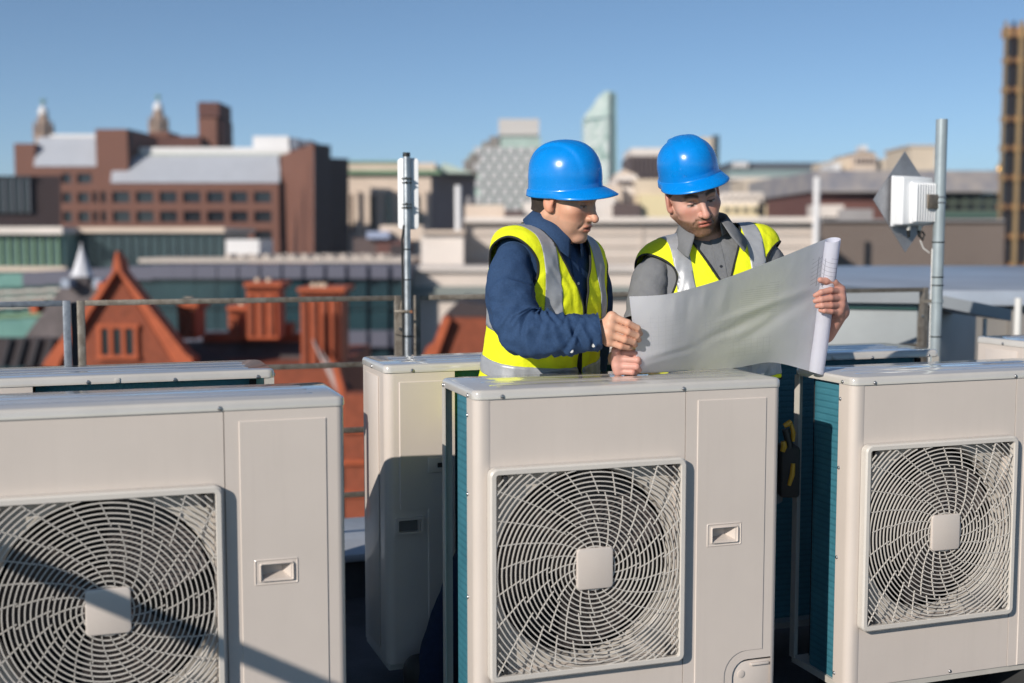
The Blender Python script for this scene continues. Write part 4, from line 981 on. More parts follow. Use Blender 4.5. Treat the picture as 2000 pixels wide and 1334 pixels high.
# ================================================================ modelling tools for figures
def _n(v): return np.array(v, dtype=np.float64)
def sd_cap(p, a, b, ra, rb):
    a, b = _n(a), _n(b); d = b-a; q = p-a
    h = np.clip((q@d)/max(d@d, 1e-12), 0, 1)
    return np.linalg.norm(q-h[..., None]*d, axis=-1) - (ra+(rb-ra)*h)
def sd_ell(p, c, r, rot=None):
    q = p-_n(c)
    if rot is not None: q = q@_n(rot)
    r = _n(r); k0 = np.linalg.norm(q/r, axis=-1); k1 = np.linalg.norm(q/(r*r), axis=-1)
    return k0*(k0-1)/np.maximum(k1, 1e-9)
def smin(a, b, k):
    h = np.clip(0.5+0.5*(b-a)/k, 0, 1); return b*(1-h)+a*h-k*h*(1-h)
def smax(a, b, k): return -smin(-a, -b, k)
def nets(f, lo, hi, h):
    """surface of f = 0 on a grid of step h: (vertices, quads)"""
    lo, hi = _n(lo), _n(hi); n = np.maximum(3, np.ceil((hi-lo)/h).astype(int)+1)
    ax = [lo[i]+h*np.arange(n[i]) for i in range(3)]
    G = np.stack(np.meshgrid(*ax, indexing='ij'), -1)
    v = f(G.reshape(-1, 3)).reshape(n)
    s = v < 0; c = n-1
    acc = np.zeros((*c, 3)); cnt = np.zeros(c)
    for d in range(3):
        o1, o2 = [i for i in range(3) if i != d]
        sl0 = [slice(None)]*3; sl1 = [slice(None)]*3; sl0[d] = slice(0, -1); sl1[d] = slice(1, None)
        a, b = v[tuple(sl0)], v[tuple(sl1)]
        x = (a < 0) != (b < 0); t = np.where(x, a/np.where(x, a-b, 1), 0)
        pos = G[tuple(sl0)].copy(); pos[..., d] += t*h
        for i in (0, 1):
            for j in (0, 1):
                q = [slice(None)]*3; q[o1] = slice(i, c[o1]+i); q[o2] = slice(j, c[o2]+j); q = tuple(q)
                acc += np.where(x[q][..., None], pos[q], 0); cnt += x[q]
    act = cnt > 0; idx = -np.ones(c, int); idx[act] = np.arange(act.sum())
    V_ = acc[act]/cnt[act][:, None]; F = []
    for d in range(3):
        o1, o2 = [(1, 2), (2, 0), (0, 1)][d]
        sl0 = [slice(None)]*3; sl1 = [slice(None)]*3; sl0[d] = slice(0, -1); sl1[d] = slice(1, None)
        a, b = s[tuple(sl0)], s[tuple(sl1)]
        x = np.argwhere(a != b)
        m = (x[:, o1] > 0) & (x[:, o1] < n[o1]-1) & (x[:, o2] > 0) & (x[:, o2] < n[o2]-1); x = x[m]
        e1 = np.zeros(3, int); e1[o1] = 1; e2 = np.zeros(3, int); e2[o2] = 1
        g = lambda y: idx[y[:, 0], y[:, 1], y[:, 2]]
        Q = np.stack([g(x-e1-e2), g(x-e2), g(x), g(x-e1)], 1)
        inside = a[tuple(x.T)]
        Q[~inside] = Q[~inside][:, ::-1]
        F.append(Q)
    return V_, np.concatenate(F)
def clip_mesh(Vs, Fs, val):
    """keep the part of a mesh where val > 0, cut along val = 0"""
    out_v = []; out_f = []; vid = {}; eid = {}
    def gv(i):
        if i not in vid: vid[i] = len(out_v); out_v.append(tuple(Vs[i]))
        return vid[i]
    def ge(i, j):
        k = (i, j) if i < j else (j, i)
        if k not in eid:
            a, b = val[k[0]], val[k[1]]; t = a/(a-b); eid[k] = len(out_v)
            out_v.append(tuple(Vs[k[0]]*(1-t)+Vs[k[1]]*t))
        return eid[k]
    pos = val > 0
    for f in Fs:
        f = [int(i) for i in f]
        k = sum(pos[i] for i in f)
        if k == 0: continue
        if k == len(f): out_f.append([gv(i) for i in f]); continue
        poly = []
        for a, b in zip(f, f[1:]+f[:1]):
            if pos[a]: poly.append(gv(a))
            if pos[a] != pos[b]: poly.append(ge(a, b))
        if len(poly) >= 3: out_f.append(poly)
    return np.array(out_v).reshape(-1, 3), out_f
def rims(Fs):
    cnt = {}
    for f in Fs:
        for a, b in zip(f, list(f[1:])+[f[0]]):
            k = (a, b) if a < b else (b, a); cnt[k] = cnt.get(k, 0)+1
    nb = {}
    for (a, b), c in cnt.items():
        if c == 1: nb.setdefault(a, []).append(b); nb.setdefault(b, []).append(a)
    seen = set(); loops = []
    for s0 in nb:
        if s0 in seen: continue
        l = [s0]; seen.add(s0); cur = s0
        while True:
            nx = [x for x in nb[cur] if x not in seen]
            if not nx: break
            cur = nx[0]; seen.add(cur); l.append(cur)
        loops.append(l)
    return loops
def crom(pts, m):
    """smooth curve through points: m samples"""
    p = np.array([list(x) for x in pts], float); n = len(p); res = []
    for i in range(m):
        t = i*(n-1)/(m-1); k = min(int(t), n-2); u = t-k
        a, b, c, d = p[max(k-1, 0)], p[k], p[k+1], p[min(k+2, n-1)]
        res.append(0.5*((2*b)+(-a+c)*u+(2*a-5*b+4*c-d)*u*u+(-a+3*b-3*c+d)*u**3))
    return np.array(res)
def meshobj(name, Vs, Fs, m, parent=None, smooth=True, cols=None, solid=0.0, angle=None):
    me = bpy.data.meshes.new(name); me.from_pydata([tuple(v) for v in Vs], [], [tuple(int(i) for i in f) for f in Fs]); me.validate(); me.update()
    if m is not None: me.materials.append(m)
    if cols is not None:
        at = me.color_attributes.new('tint', 'FLOAT_COLOR', 'POINT')
        at.data.foreach_set('color', np.concatenate([np.clip(cols, 0, 1), np.ones((len(cols), 1))], 1).astype(np.float32).ravel())
    o = bpy.data.objects.new(name, me); col.objects.link(o)
    if smooth: me.polygons.foreach_set('use_smooth', [True]*len(me.polygons))
    if angle:
        try: me.set_sharp_from_angle(angle=R(angle))
        except Exception: pass
    if solid:
        s = o.modifiers.new('thick', 'SOLIDIFY'); s.thickness = abs(solid); s.offset = 1.0 if solid > 0 else -1.0
    if parent is not None: par(o, parent)
    return o
def vnormals(Vs, Fs):
    N = np.zeros_like(Vs)
    for k in (3, 4, 5, 6):
        A = np.array([f for f in Fs if len(f) == k], int)
        if not len(A): continue
        nn_ = np.cross(Vs[A[:, 1]]-Vs[A[:, 0]], Vs[A[:, 2]]-Vs[A[:, 0]])
        for j in range(k): np.add.at(N, A[:, j], nn_)
    return N/np.maximum(np.linalg.norm(N, axis=1), 1e-12)[:, None]
def nz(p, s, seed=0.0):
    return np.array([mnoise.noise(Vector((x[0]*s+seed, x[1]*s-seed*2, x[2]*s+seed*3))) for x in p])
def tint_mat(name, rough, bump=0.0, bscale=200, sss=0.0, spec=0.4):
    m = bpy.data.materials.new(name); m.use_nodes = True; nt = m.node_tree; b = nt.nodes['Principled BSDF']
    a = nt.nodes.new('ShaderNodeAttribute'); a.attribute_name = 'tint'; nt.links.new(a.outputs['Color'], b.inputs['Base Color'])
    b.inputs['Roughness'].default_value = rough; b.inputs['Specular IOR Level'].default_value = spec
    if sss > 0:
        b.inputs['Subsurface Weight'].default_value = sss; b.inputs['Subsurface Radius'].default_value = (1.0, 0.35, 0.2); b.inputs['Subsurface Scale'].default_value = 0.006
    if bump:
        tc = nt.nodes.new('ShaderNodeTexCoord'); n = nt.nodes.new('ShaderNodeTexNoise'); n.inputs['Scale'].default_value = bscale; n.inputs['Detail'].default_value = 3
        nt.links.new(tc.outputs['Object'], n.inputs['Vector']); bp = nt.nodes.new('ShaderNodeBump'); bp.inputs['Strength'].default_value = bump; bp.inputs['Distance'].default_value = 0.003
        nt.links.new(n.outputs['Fac'], bp.inputs['Height']); nt.links.new(bp.outputs['Normal'], b.inputs['Normal'])
    return m
# ================================================================ heads, helmets, hands
def frame(center, yaw, pitch, roll):
    """local x = the person's right, y = forward, z = up; yaw 0 looks at the camera side, + turns to the photo's right"""
    y, p, r = R(yaw), R(pitch), R(roll)
    F = V(math.sin(y), -math.cos(y), 0); U = V(0, 0, 1); Rt = F.cross(U)
    F2 = F*math.cos(p) - U*math.sin(p); U2 = U*math.cos(p) + F*math.sin(p)
    R3 = Rt*math.cos(r) + U2*math.sin(r); U3 = U2*math.cos(r) - Rt*math.sin(r)
    M = np.array([[R3.x, F2.x, U3.x], [R3.y, F2.y, U3.y], [R3.z, F2.z, U3.z]])
    return _n(center), M
def to_world(fr_, Q, s=1.0): return fr_[0] + (np.asarray(Q)*s)@fr_[1].T

def head_sdf(p, o):
    ax = np.abs(p[:, 0]); q = np.stack([ax, p[:, 1], p[:, 2]], 1)      # mirrored
    jw = o.get('jaw', 1.0)
    d = sd_ell(q, (0, -0.018, 0.038), (0.077, 0.098, 0.086))
    d = smin(d, sd_ell(q, (0, 0.026, -0.02), (0.066, 0.068, 0.088)), 0.03)
    d = smin(d, sd_cap(q, (0.054*jw, -0.012, -0.050), (0.016, 0.066, -0.103), 0.0165, 0.0145), 0.024)      # jaw
    d = smin(d, sd_ell(q, (0, 0.077, -0.100), (0.021, 0.017, 0.017)), 0.018)                              # chin
    d = smin(d, sd_ell(q, (0.044, 0.056, -0.022), (0.024, 0.024, 0.020)), 0.024)                          # cheek bone
    d = smin(d, sd_ell(q, (0.031, 0.055, -0.058), (0.021, 0.023, 0.027)), 0.024)                          # cheek
    d = smin(d, sd_cap(q, (0.0, 0.0885, 0.019), (0.041, 0.075, 0.022), 0.0120, 0.0110), 0.016)             # brow
    d = smax(d, -sd_ell(q, (0.031, 0.0985, -0.001), (0.0185, 0.0185, 0.0130)), 0.012)                       # eye socket
    d = smin(d, sd_ell(q, (0.031, 0.0725, -0.002), (0.0150, 0.0135, 0.0118)), 0.003)                      # lids
    d = smin(d, sd_cap(q, (0, 0.085, 0.010), (0, 0.1135+o.get('nose', 0.0), -0.034), 0.0072, 0.0105), 0.013)                  # nose
    d = smin(d, sd_ell(q, (0, 0.1155+o.get('nose', 0.0), -0.0380), (0.0110, 0.0110, 0.0100)), 0.008)
    d = smin(d, sd_ell(q, (0.0125, 0.0995, -0.0395), (0.0075, 0.0095, 0.0075)), 0.006)
    d = smax(d, -sd_ell(q, (0.0062, 0.1045, -0.0475), (0.0035, 0.0055, 0.003)), 0.003)
    d = smin(d, sd_ell(q, (0, 0.079, -0.066), (0.030, 0.017, 0.020)), 0.016)                              # mouth mound
    d = smin(d, sd_ell(q, (0.004, 0.0935, -0.0622), (0.0175, 0.0075, 0.0046)), 0.006)
    d = smin(d, sd_ell(q, (0, 0.0925, -0.0742), (0.0165, 0.0078, 0.0054)), 0.006)
    d = smax(d, -sd_ell(q, (0, 0.1005, -0.0682), (0.0225, 0.0095, 0.0016 + o.get('mouth', 0.0))), 0.003)
    d = smax(d, -sd_cap(q, (0.020, 0.101, -0.046), (0.031, 0.083, -0.068), 0.0015, 0.0015) - 0.0, 0.010)  # cheek fold
    # ear
    rot = np.array([[math.cos(R(16)), math.sin(R(16)), 0], [-math.sin(R(16)), math.cos(R(16)), 0], [0, 0, 1]])
    e = sd_ell(q, (0.079, -0.008, -0.004), (0.0085, 0.0205, 0.0335), rot)
    e = smin(e, sd_ell(q, (0.077, 0.002, -0.030), (0.0075, 0.010, 0.011)), 0.008)
    e = smax(e, -sd_ell(q, (0.0905, -0.005, 0.001), (0.0075, 0.0125, 0.0210), rot), 0.005)
    d = smin(d, e, 0.006)
    # neck and the start of the shoulders
    d = smin(d, sd_cap(p, (0, -0.034, -0.055), o['neck0'], 0.054, 0.055), 0.018)
    d = smin(d, sd_cap(p, o['neck0'], o['neck'], 0.055, 0.066), 0.030)
    return d
def sstep(x, a, b):
    t = np.clip((x-a)/(b-a), 0, 1); return t*t*(3-2*t)
def head_cols(p, o):
    sk = _n(o['skin']); n = len(p)
    x, y, z = np.abs(p[:, 0]), p[:, 1], p[:, 2]
    c = np.tile(sk, (n, 1))
    def mix(c, rgb, w): return c*(1-w[:, None]) + _n(rgb)*w[:, None]
    v = nz(p, 38, 3.1)*0.5 + nz(p, 90, 1.7)*0.3
    c = c*(1+0.10*v)[:, None]
    red = np.exp(-(((x-0.046)/0.022)**2+((z+0.028)/0.022)**2))*(y > 0.02) + np.exp(-((x/0.014)**2+((z+0.036)/0.016)**2))*(y > 0.08) + 0.9*(x > 0.076)*(y < 0.03)*(z > -0.05)
    c = mix(c, sk*_n((1.02, 0.72, 0.68)), np.clip(red, 0, 1)*0.65)
    # stubble
    bw = sstep(-z, 0.030+0.02*(y > 0.03), 0.060)*sstep(y, -0.015, 0.012)*(1-sstep(x, 0.082, 0.09))*(1-sstep(-z, 0.118, 0.135)*0.7)
    moust = np.exp(-(((z+0.0545)/0.0055)**2))*(x < 0.028)*(y > 0.07)
    lowclean = np.exp(-(((x-0.034)/0.014)**2+((z+0.05)/0.014)**2))
    bw = np.clip(np.maximum(bw*(1-0.9*lowclean), moust), 0, 1)*(1+0.35*nz(p, 220, 9.0))
    c = mix(c, o['beard'], np.clip(bw, 0, 1)*o['beard_w'])
    lips = ((np.exp(-((z+0.0625)/0.0048)**4) + np.exp(-((z+0.0740)/0.0058)**4)))*(1-sstep(x, 0.017, 0.025))*(y > 0.078)
    c = mix(c, sk*_n((0.92, 0.52, 0.50)), np.clip(lips, 0, 1)*0.8)
    gap = np.exp(-((z+0.0682)/0.0022)**2)*(x < 0.0235)*(y > 0.075)
    c = mix(c, (0.09, 0.03, 0.025), np.clip(gap, 0, 1)*0.85)
    bz = 0.0215 + 0.006*np.sin(np.clip((x-0.010)/0.045, 0, 1)*2.6) - 0.10*np.clip(x-0.040, 0, 1)
    brow = np.exp(-((z-bz)/0.0056)**2)*sstep(x, 0.009, 0.015)*(1-sstep(x, 0.046, 0.056))*(y > 0.04)
    c = mix(c, o['brow'], np.clip(brow*1.4, 0, 1)*0.92)
    al = 1-((x-0.0315)/0.0145)**2; ez = z+0.0050+6.0*(x-0.031)**2
    slit = sstep(al, 0.0, 0.25)*np.exp(-(ez/0.0036)**4)*(y > 0.06)
    c = mix(c, (0.42, 0.36, 0.33), np.clip(slit, 0, 1)*0.9)
    iris = np.exp(-(((x-0.0305)/0.0058)**4))*np.exp(-((ez+0.0004)/0.0036)**4)*(y > 0.06)
    c = mix(c, (0.03, 0.028, 0.03), np.clip(iris, 0, 1)*0.95)
    c = mix(c, (0.03, 0.018, 0.014), np.clip(sstep(al, -0.1, 0.2)*np.exp(-((ez-0.0036)/0.0019)**2)*(y > 0.06), 0, 1)*0.95)
    crease = np.exp(-((z-0.0082)/0.0018)**2)*sstep(x, 0.016, 0.02)*(1-sstep(x, 0.044, 0.048))*(y > 0.06)
    c = mix(c, sk*0.45, np.clip(crease, 0, 1)*0.7)
    nos = np.exp(-(((x-0.0062)/0.0035)**2+((z+0.0475)/0.003)**2))*(y > 0.09)
    c = mix(c, (0.10, 0.04, 0.03), np.clip(nos, 0, 1)*0.8)
    return c
m_skin = tint_mat('skin', 0.48, 0.12, 260, 0.10, 0.35)
m_hair = mat('short_brown_hair', (0.035, 0.022, 0.015), 0.65, var=0.35, vscale=120, bump=0.6, bscale=260)
m_helm = mat('blue_helmet_plastic', (0.0, 0.225, 0.68), 0.27, var=0.05, vscale=20, coat=0.2, spec=0.5, rvar=0.08, bump=0.03, bscale=30)
m_helmin = mat('helmet_harness', (0.02, 0.02, 0.025), 0.7)

def helmet(fr_, parent, s=1.0, hk=1.0):
    """shell with a raised crown, side facets, rain gutter and peak; local y is the peak side"""
    NA, NT = 96, 40; A_, B_, H_ = 0.1060, 0.128, 0.127*hk
    vs = []; fs = []
    def base(ph):
        c, sn = math.cos(ph), math.sin(ph)        # ph = 0 front
        return A_*sn, B_*c*(1.0 if c > 0 else 1.02)
    for j in range(NT+1):
        t = j/NT
        for i in range(NA):
            ph = 2*math.pi*i/NA; bx, by = base(ph)
            if t <= 0.70:                                  # dome
                u = t/0.70; a = u*math.pi/2
                rr = math.sin(a)**0.80; zz = H_*(math.cos(a)**0.84 if u < 1 else 0.0)
                x, y = bx*rr, by*rr
                # raised crown running from front to back with a facet line sweeping along the sides
                side = abs(x)/A_; k = 1-max(0.0, min(1.0, (side-0.42-0.20*(y/B_))/0.07)); k = k*k*(3-2*k)
                lift = 0.0085*k*(1-0.6*u**6)
                zz += lift*(1-u*0.7); x *= 1+lift*1.6; y *= 1+lift*3.0
                groove = math.exp(-((abs(x)-0.022)/0.004)**2)*0.0018*max(0, 1-u*1.3); zz -= groove
            else:
                u = (t-0.70)/0.30
                fr2 = max(0.0, math.cos(ph)); pk = max(0.0, math.cos(ph)*1.06-0.06)**0.85                                # peak
                back = max(0.0, -math.cos(ph))**2
                # skirt drops straight, steps out at the gutter, then flares into rim or peak
                drop = 0.010+0.016*(1-pk*0.25)
                if u < 0.45: out = 0.0015*u/0.45; dz = -drop*u/0.45
                elif u < 0.62: out = 0.0015+0.0045*(u-0.45)/0.17; dz = -drop-0.0015*(u-0.45)/0.17
                else:
                    w = (u-0.62)/0.38
                    out = 0.006+w*(0.001+0.050*pk+0.003*back); dz = -drop-0.0015-w*(0.014+0.004*pk)-0.006*pk*w*w-0.003*back*w
                    dz -= 0.006*abs(math.sin(ph))*w
                L = math.hypot(bx, by); x, y, zz = bx*(1+out/L), by*(1+out/L), dz
            vs.append((x, y, zz))
    for j in range(NT):
        for i in range(NA):
            a, b_ = j*NA+i, j*NA+(i+1) % NA
            fs.append((a, b_, b_+NA, a+NA))
    W_ = to_world(fr_, vs, s)
    o = meshobj('hard_hat', W_, fs, m_helm, parent, solid=-0.003*s, angle=38)
    # inner headband
    rg = []; rf = []
    for zz in (0.006, -0.020):
        for i in range(48):
            ph = 2*math.pi*i/48; bx, by = base(ph); rg.append((bx*0.93, by*0.91, zz))
    for i in range(48): rf.append((i, (i+1) % 48, (i+1) % 48+48, i+48))
    meshobj('headband', to_world(fr_, rg, s), rf, m_helmin, o, solid=0.003)
    return o

def hand_sdf(wrist, fore, fingers, thumb, r=1.0, bulge=None):
    """fingers: four lists of four joints knuckle..tip; thumb: three or four joints; all in the place itself"""
    def f(p):
        d = sd_cap(p, fore, wrist, 0.034*r, 0.0265*r)
        for j in fingers: d = smin(d, sd_cap(p, wrist, j[0], 0.019*r, 0.0125*r), 0.014)
        for a, b in zip(fingers, fingers[1:]): d = smin(d, sd_cap(p, a[0], b[0], 0.0125*r, 0.0125*r), 0.010)
        if thumb: d = smin(d, sd_cap(p, wrist, thumb[0], 0.019*r, 0.0145*r), 0.014)
        fin = None
        rad = (0.0112, 0.0100, 0.0090, 0.0072)
        for k, j in enumerate(fingers):
            q = (1.0, 1.04, 1.0, 0.88)[k]*r; e = None
            for i in range(3):
                s_ = sd_cap(p, j[i], j[i+1], rad[i]*q, rad[i+1]*q); e = s_ if e is None else smin(e, s_, 0.003)
            fin = e if fin is None else smin(fin, e, 0.0018)
        d = smin(d, fin, 0.006)
        if thumb:
            e = None; rt = (0.0145, 0.0118, 0.0105, 0.0085)
            for i in range(len(thumb)-1):
                s_ = sd_cap(p, thumb[i], thumb[i+1], rt[i]*r, rt[i+1]*r); e = s_ if e is None else smin(e, s_, 0.004)
            d = smin(d, e, 0.005)
        return d
    P_ = np.array([list(x) for j in fingers+([thumb] if thumb else []) for x in j]+[list(wrist), list(fore)])
    V_, F_ = nets(f, P_.min(0)-0.05, P_.max(0)+0.05, 0.0024)
    return V_, F_
def hand_cols(Vs, skin, fingers):
    c = np.tile(_n(skin), (len(Vs), 1)); c *= (1+0.09*nz(Vs, 45, 2.0))[:, None]
    for j in fingers:
        for i, w in ((1, 0.5), (0, 0.35)):
            d2 = ((Vs-_n(j[i]))**2).sum(1); k = np.exp(-d2/(0.012**2))*w
            c = c*(1-k[:, None]) + c*_n((1.0, 0.74, 0.70))*k[:, None]
    return c
# ================================================================ the two men
def cloth(name, rgb, rough=0.85, bump=0.25, bscale=500, var=0.05, vscale=30, sheen=0.0):
    m = mat(name, rgb, rough, var=var, vscale=vscale, bump=bump, bscale=bscale, spec=0.25)
    return m
m_navy = cloth('navy_shirt_cloth', (0.026, 0.058, 0.130), 0.85, 0.22, 60, 0.16, 220)
m_grey = cloth('grey_polo_cloth', (0.175, 0.18, 0.19), 0.9, 0.4, 42)
m_vest = cloth('yellow_vest_cloth', (0.85, 0.89, 0.02), 0.75, 0.35, 38, 0.03)
m_tape = mat('reflective_tape', (0.36, 0.37, 0.39), 0.42, 0.15, var=0.06, vscale=60, bump=0.08, bscale=600)
m_bind = mat('dark_vest_binding', (0.014, 0.016, 0.014), 0.8)
m_jean = cloth('dark_blue_jeans', (0.012, 0.022, 0.055), 0.9, 0.3, 500, 0.15, 60)
m_boot = mat('black_boot', (0.015, 0.014, 0.014), 0.6)
m_button = mat('pale_button', (0.7, 0.7, 0.68), 0.35)
m_btnd = mat('dark_button', (0.03, 0.03, 0.035), 0.35)

def loft(sec, NR=120, NT=180, pw=2.3):
    """sec rows: (h, half width, half depth, forward offset); returns unit-frame rings (lat, fwd, h)"""
    S = crom(sec, NR); out = []
    th = np.arange(NT)*2*np.pi/NT
    c, s = np.cos(th), np.sin(th)
    cx = np.sign(c)*np.abs(c)**(2/pw); sy = np.sign(s)*np.abs(s)**(2/pw)
    for h, w, d, fo in S: out.append(np.stack([cx*w, sy*d+fo, np.full(NT, h)], 1))
    Q = np.concatenate(out); F_ = []
    for j in range(NR-1):
        for i in range(NT): F_.append((j*NT+i, j*NT+(i+1) % NT, (j+1)*NT+(i+1) % NT, (j+1)*NT+i))
    return Q, F_
def tube_cloth(path, radii, m=70, n=36, wr=0.004, seed=1.0, squash=1.0, folds=()):
    C_ = crom(path, m); rr = crom([(r, 0, 0) for r in radii], m)[:, 0]
    up = None; vs = []
    for i in range(m):
        t = C_[min(i+1, m-1)]-C_[max(i-1, 0)]; t /= np.linalg.norm(t)
        if up is None: up = np.cross(t, _n((0.3, 0.5, 0.8))); up /= np.linalg.norm(up)
        up = up-t*(up@t); up /= np.linalg.norm(up); bi = np.cross(t, up)
        a = np.arange(n)*2*np.pi/n
        vs.append(C_[i]+rr[i]*(np.cos(a)[:, None]*up+np.sin(a)[:, None]*bi*squash))
    vs = np.concatenate(vs); F_ = [(j*n+i, j*n+(i+1) % n, (j+1)*n+(i+1) % n, (j+1)*n+i) for j in range(m-1) for i in range(n)]
    N_ = vnormals(vs, F_)
    if (N_[:n]*(vs[:n]-C_[0])).sum() < 0: N_ = -N_; F_ = [tuple(reversed(f)) for f in F_]
    s_ = np.repeat(np.linspace(0, 1, m), n)
    dsp = wr*(nz(vs, 14, seed)+0.6*nz(vs, 30, seed+4))
    ang = np.tile(np.arange(n)*2*np.pi/n, m)
    for c0, wd, amp, k in folds:      # pulled creases, long round the sleeve and short along it
        q = np.stack([s_*k+0.35*np.sin(ang+seed), np.cos(ang)*0.75+seed, np.sin(ang)*0.75-seed], 1)
        r1 = 1-2.6*np.abs(nz(q, 1.0, seed)); r2 = 1-2.6*np.abs(nz(q*1.9+3.0, 1.0, seed+5))
        dsp += amp*np.exp(-((s_-c0)/wd)**2)*(0.7*r1+0.4*r2)
    rs = np.random.RandomState(int(seed*10)); big = max([f[2] for f in folds], default=0.0)
    Ln = np.linalg.norm(np.diff(C_, axis=0), axis=1).sum()
    for _ in range(34 if big > 0.006 else (10 if folds else 0)):     # single sharp creases
        s0, a0, tl, ln = rs.uniform(0.25, 0.97), rs.uniform(0, 2*np.pi), rs.uniform(-0.9, 0.9), rs.uniform(0.35, 0.95)
        da = (ang-a0+np.pi) % (2*np.pi)-np.pi; ds = (s_-s0)*Ln-tl*da*0.055
        en = np.exp(-(da/ln)**2); w = rs.uniform(0.006, 0.011)
        dsp += 0.42*big*en*(np.exp(-((ds-1.3*w)/(1.6*w))**2)*0.8-np.exp(-(ds/w)**2))
    return vs+N_*dsp[:, None], F_
def join(parts):
    V_ = []; F_ = []; k = 0
    for a, f in parts: V_.append(np.asarray(a)); F_ += [tuple(int(i)+k for i in q) for q in f]; k += len(a)
    return np.concatenate(V_), F_

def man(cfg):
    base = cfg['base']; root = empty('person', base); tag(root, cfg['label'], 'person', 'two men reading a plan')
    off = _n(base)
    def mk(name, V_, F_, m, parent=root, **k): return meshobj(name, np.asarray(V_)-off if parent is root else V_, F_, m, parent, **k)
    H, Nk, SR, SL = (_n(cfg[k]) for k in ('hip', 'neck', 'shR', 'shL'))
    U = Nk-H; L = np.linalg.norm(U); U /= L
    Rt = SR-SL; half = np.linalg.norm(Rt)/2; Rt -= U*(Rt@U); Rt /= np.linalg.norm(Rt); Fw = np.cross(U, Rt)
    M = np.stack([Rt, Fw, U], 1)
    tw = lambda Q: H+np.asarray(Q)@M.T
    loc = lambda p: (np.asarray(p)-H)@M
    k = half/0.19; g = cfg.get('girth', 1.0)
    sec = [(-0.30*1, 0.182*k*g, 0.125*g, 0), (-0.12, 0.182*k*g, 0.125*g, 0), (0.0, 0.178*k*g, 0.124*g, 0.004), (0.2*L, 0.172*k*g, 0.122*g, 0.008), (0.45*L, 0.180*k*g, 0.124*g, 0.010), (0.66*L, 0.200*k, 0.126*g, 0.010), (0.80*L, 0.214*k, 0.112, 0.004),
           (0.89*L, 0.216*k, 0.100, -0.004), (0.945*L, 0.200*k, 0.088, -0.010), (0.982*L, 0.150*k, 0.076, -0.014), (1.01*L, 0.088*k, 0.066, -0.014)]
    Q, FQ = loft(sec)
    Q[:, 2] += cfg.get('tilt', 0.0)*Q[:, 0]*sstep(Q[:, 2], 0.35*L, 0.9*L)
    # shirt: trunk and sleeves
    sl = [tube_cloth(*a) if not isinstance(a, dict) else tube_cloth(**a) for a in cfg['sleeves']]
    Tn = vnormals(tw(Q), FQ)
    trunk = tw(Q)+Tn*(0.003*nz(Q, 9, cfg['seed']))[:, None]
    V_, F_ = join([(trunk, FQ)]+sl)
    shirt = mk('shirt', V_, F_, cfg['shirt'])
    # vest
    lat, fo, hh = Q[:, 0], Q[:, 1], Q[:, 2]
    flare = np.clip((0.45*L-hh)/(0.6*L), 0, 1)
    rg = lambda p, sd: 1-2.4*np.abs(nz(p, 1.0, sd))
    wr = 0.0070*nz(np.stack([lat*7, fo*7, hh*3.2], 1), 1.0, cfg['seed'])+0.0052*rg(np.stack([lat*11+hh*5, fo*11, hh*5-lat*3], 1), cfg['seed']+3)+0.0025*rg(np.stack([lat*24-hh*9, fo*24, hh*10], 1), cfg['seed']+8)
    thick = 0.014+cfg.get('flare', 0.020)*flare+0.010*np.clip((hh-0.75*L)/(0.2*L), 0, 1)*np.clip((np.abs(lat)-0.10)/0.06, 0, 1)+wr*(0.35+0.65*np.clip((L-hh)/(0.3*L), 0, 1))
    for (cx_, cy_, ang, amp, wd, ln) in cfg.get('folds', ()):
        # drag folds on the front: (lat, h, angle, height, width, length)
        du = (lat-cx_)*math.cos(ang)+(hh-cy_)*math.sin(ang); dv = -(lat-cx_)*math.sin(ang)+(hh-cy_)*math.cos(ang)
        thick += np.where(fo > 0, amp*np.exp(-(dv/wd)**2-(du/ln)**2), 0)
    rs = np.random.RandomState(int(cfg['seed']*7))
    for _ in range(30):
        l0, h0, an, ln, w = rs.uniform(-0.2, 0.2), rs.uniform(0.05, 0.5), rs.uniform(0.6, 2.5), rs.uniform(0.035, 0.09), rs.uniform(0.006, 0.013)
        du = (lat-l0)*math.cos(an)+(hh-h0)*math.sin(an); dv = -(lat-l0)*math.sin(an)+(hh-h0)*math.cos(an)
        thick += np.where((fo > 0) == (rs.rand() < 0.75), 0.0042*np.exp(-(du/ln)**2)*(np.exp(-((dv-1.4*w)/(1.6*w))**2)-np.exp(-(dv/w)**2)), 0)
    VV = tw(Q)+Tn*thick[:, None]
    def fcut(x):
        r = np.full(len(lat), 1.0)
        for s_, S in ((1, SR), (-1, SL)):
            q = loc(S); e = np.sqrt(((fo-q[1]-cfg.get('ahf', -0.006))/0.074)**2+((hh-(q[2]-0.045))/cfg.get('ahh', 0.105))**2)
            r = np.minimum(r, np.where(lat*s_ > 0.10, (e-1)*0.09, 1.0))
        r = np.minimum(r, np.where(hh > 0.90*L, np.sqrt(lat**2+(fo+0.012)**2)-cfg.get('neckhole', 0.088), 1.0))
        hv = L-cfg['vdepth']; w = cfg['vgap']+(0.092-cfg['vgap'])*np.clip((hh-hv)/(L-hv), 0, 1.2)
        r = np.minimum(r, np.where(fo > 0.0, np.abs(lat-cfg.get('zip', 0.0))-w, 1.0))
        return np.minimum(r, hh+cfg.get('hem', 0.13))
    cut = fcut(0)
    va, fa = clip_mesh(VV, FQ, cut)
    vest = mk('safety_vest', va, fa, m_vest, solid=-0.003)
    mbt = MB()
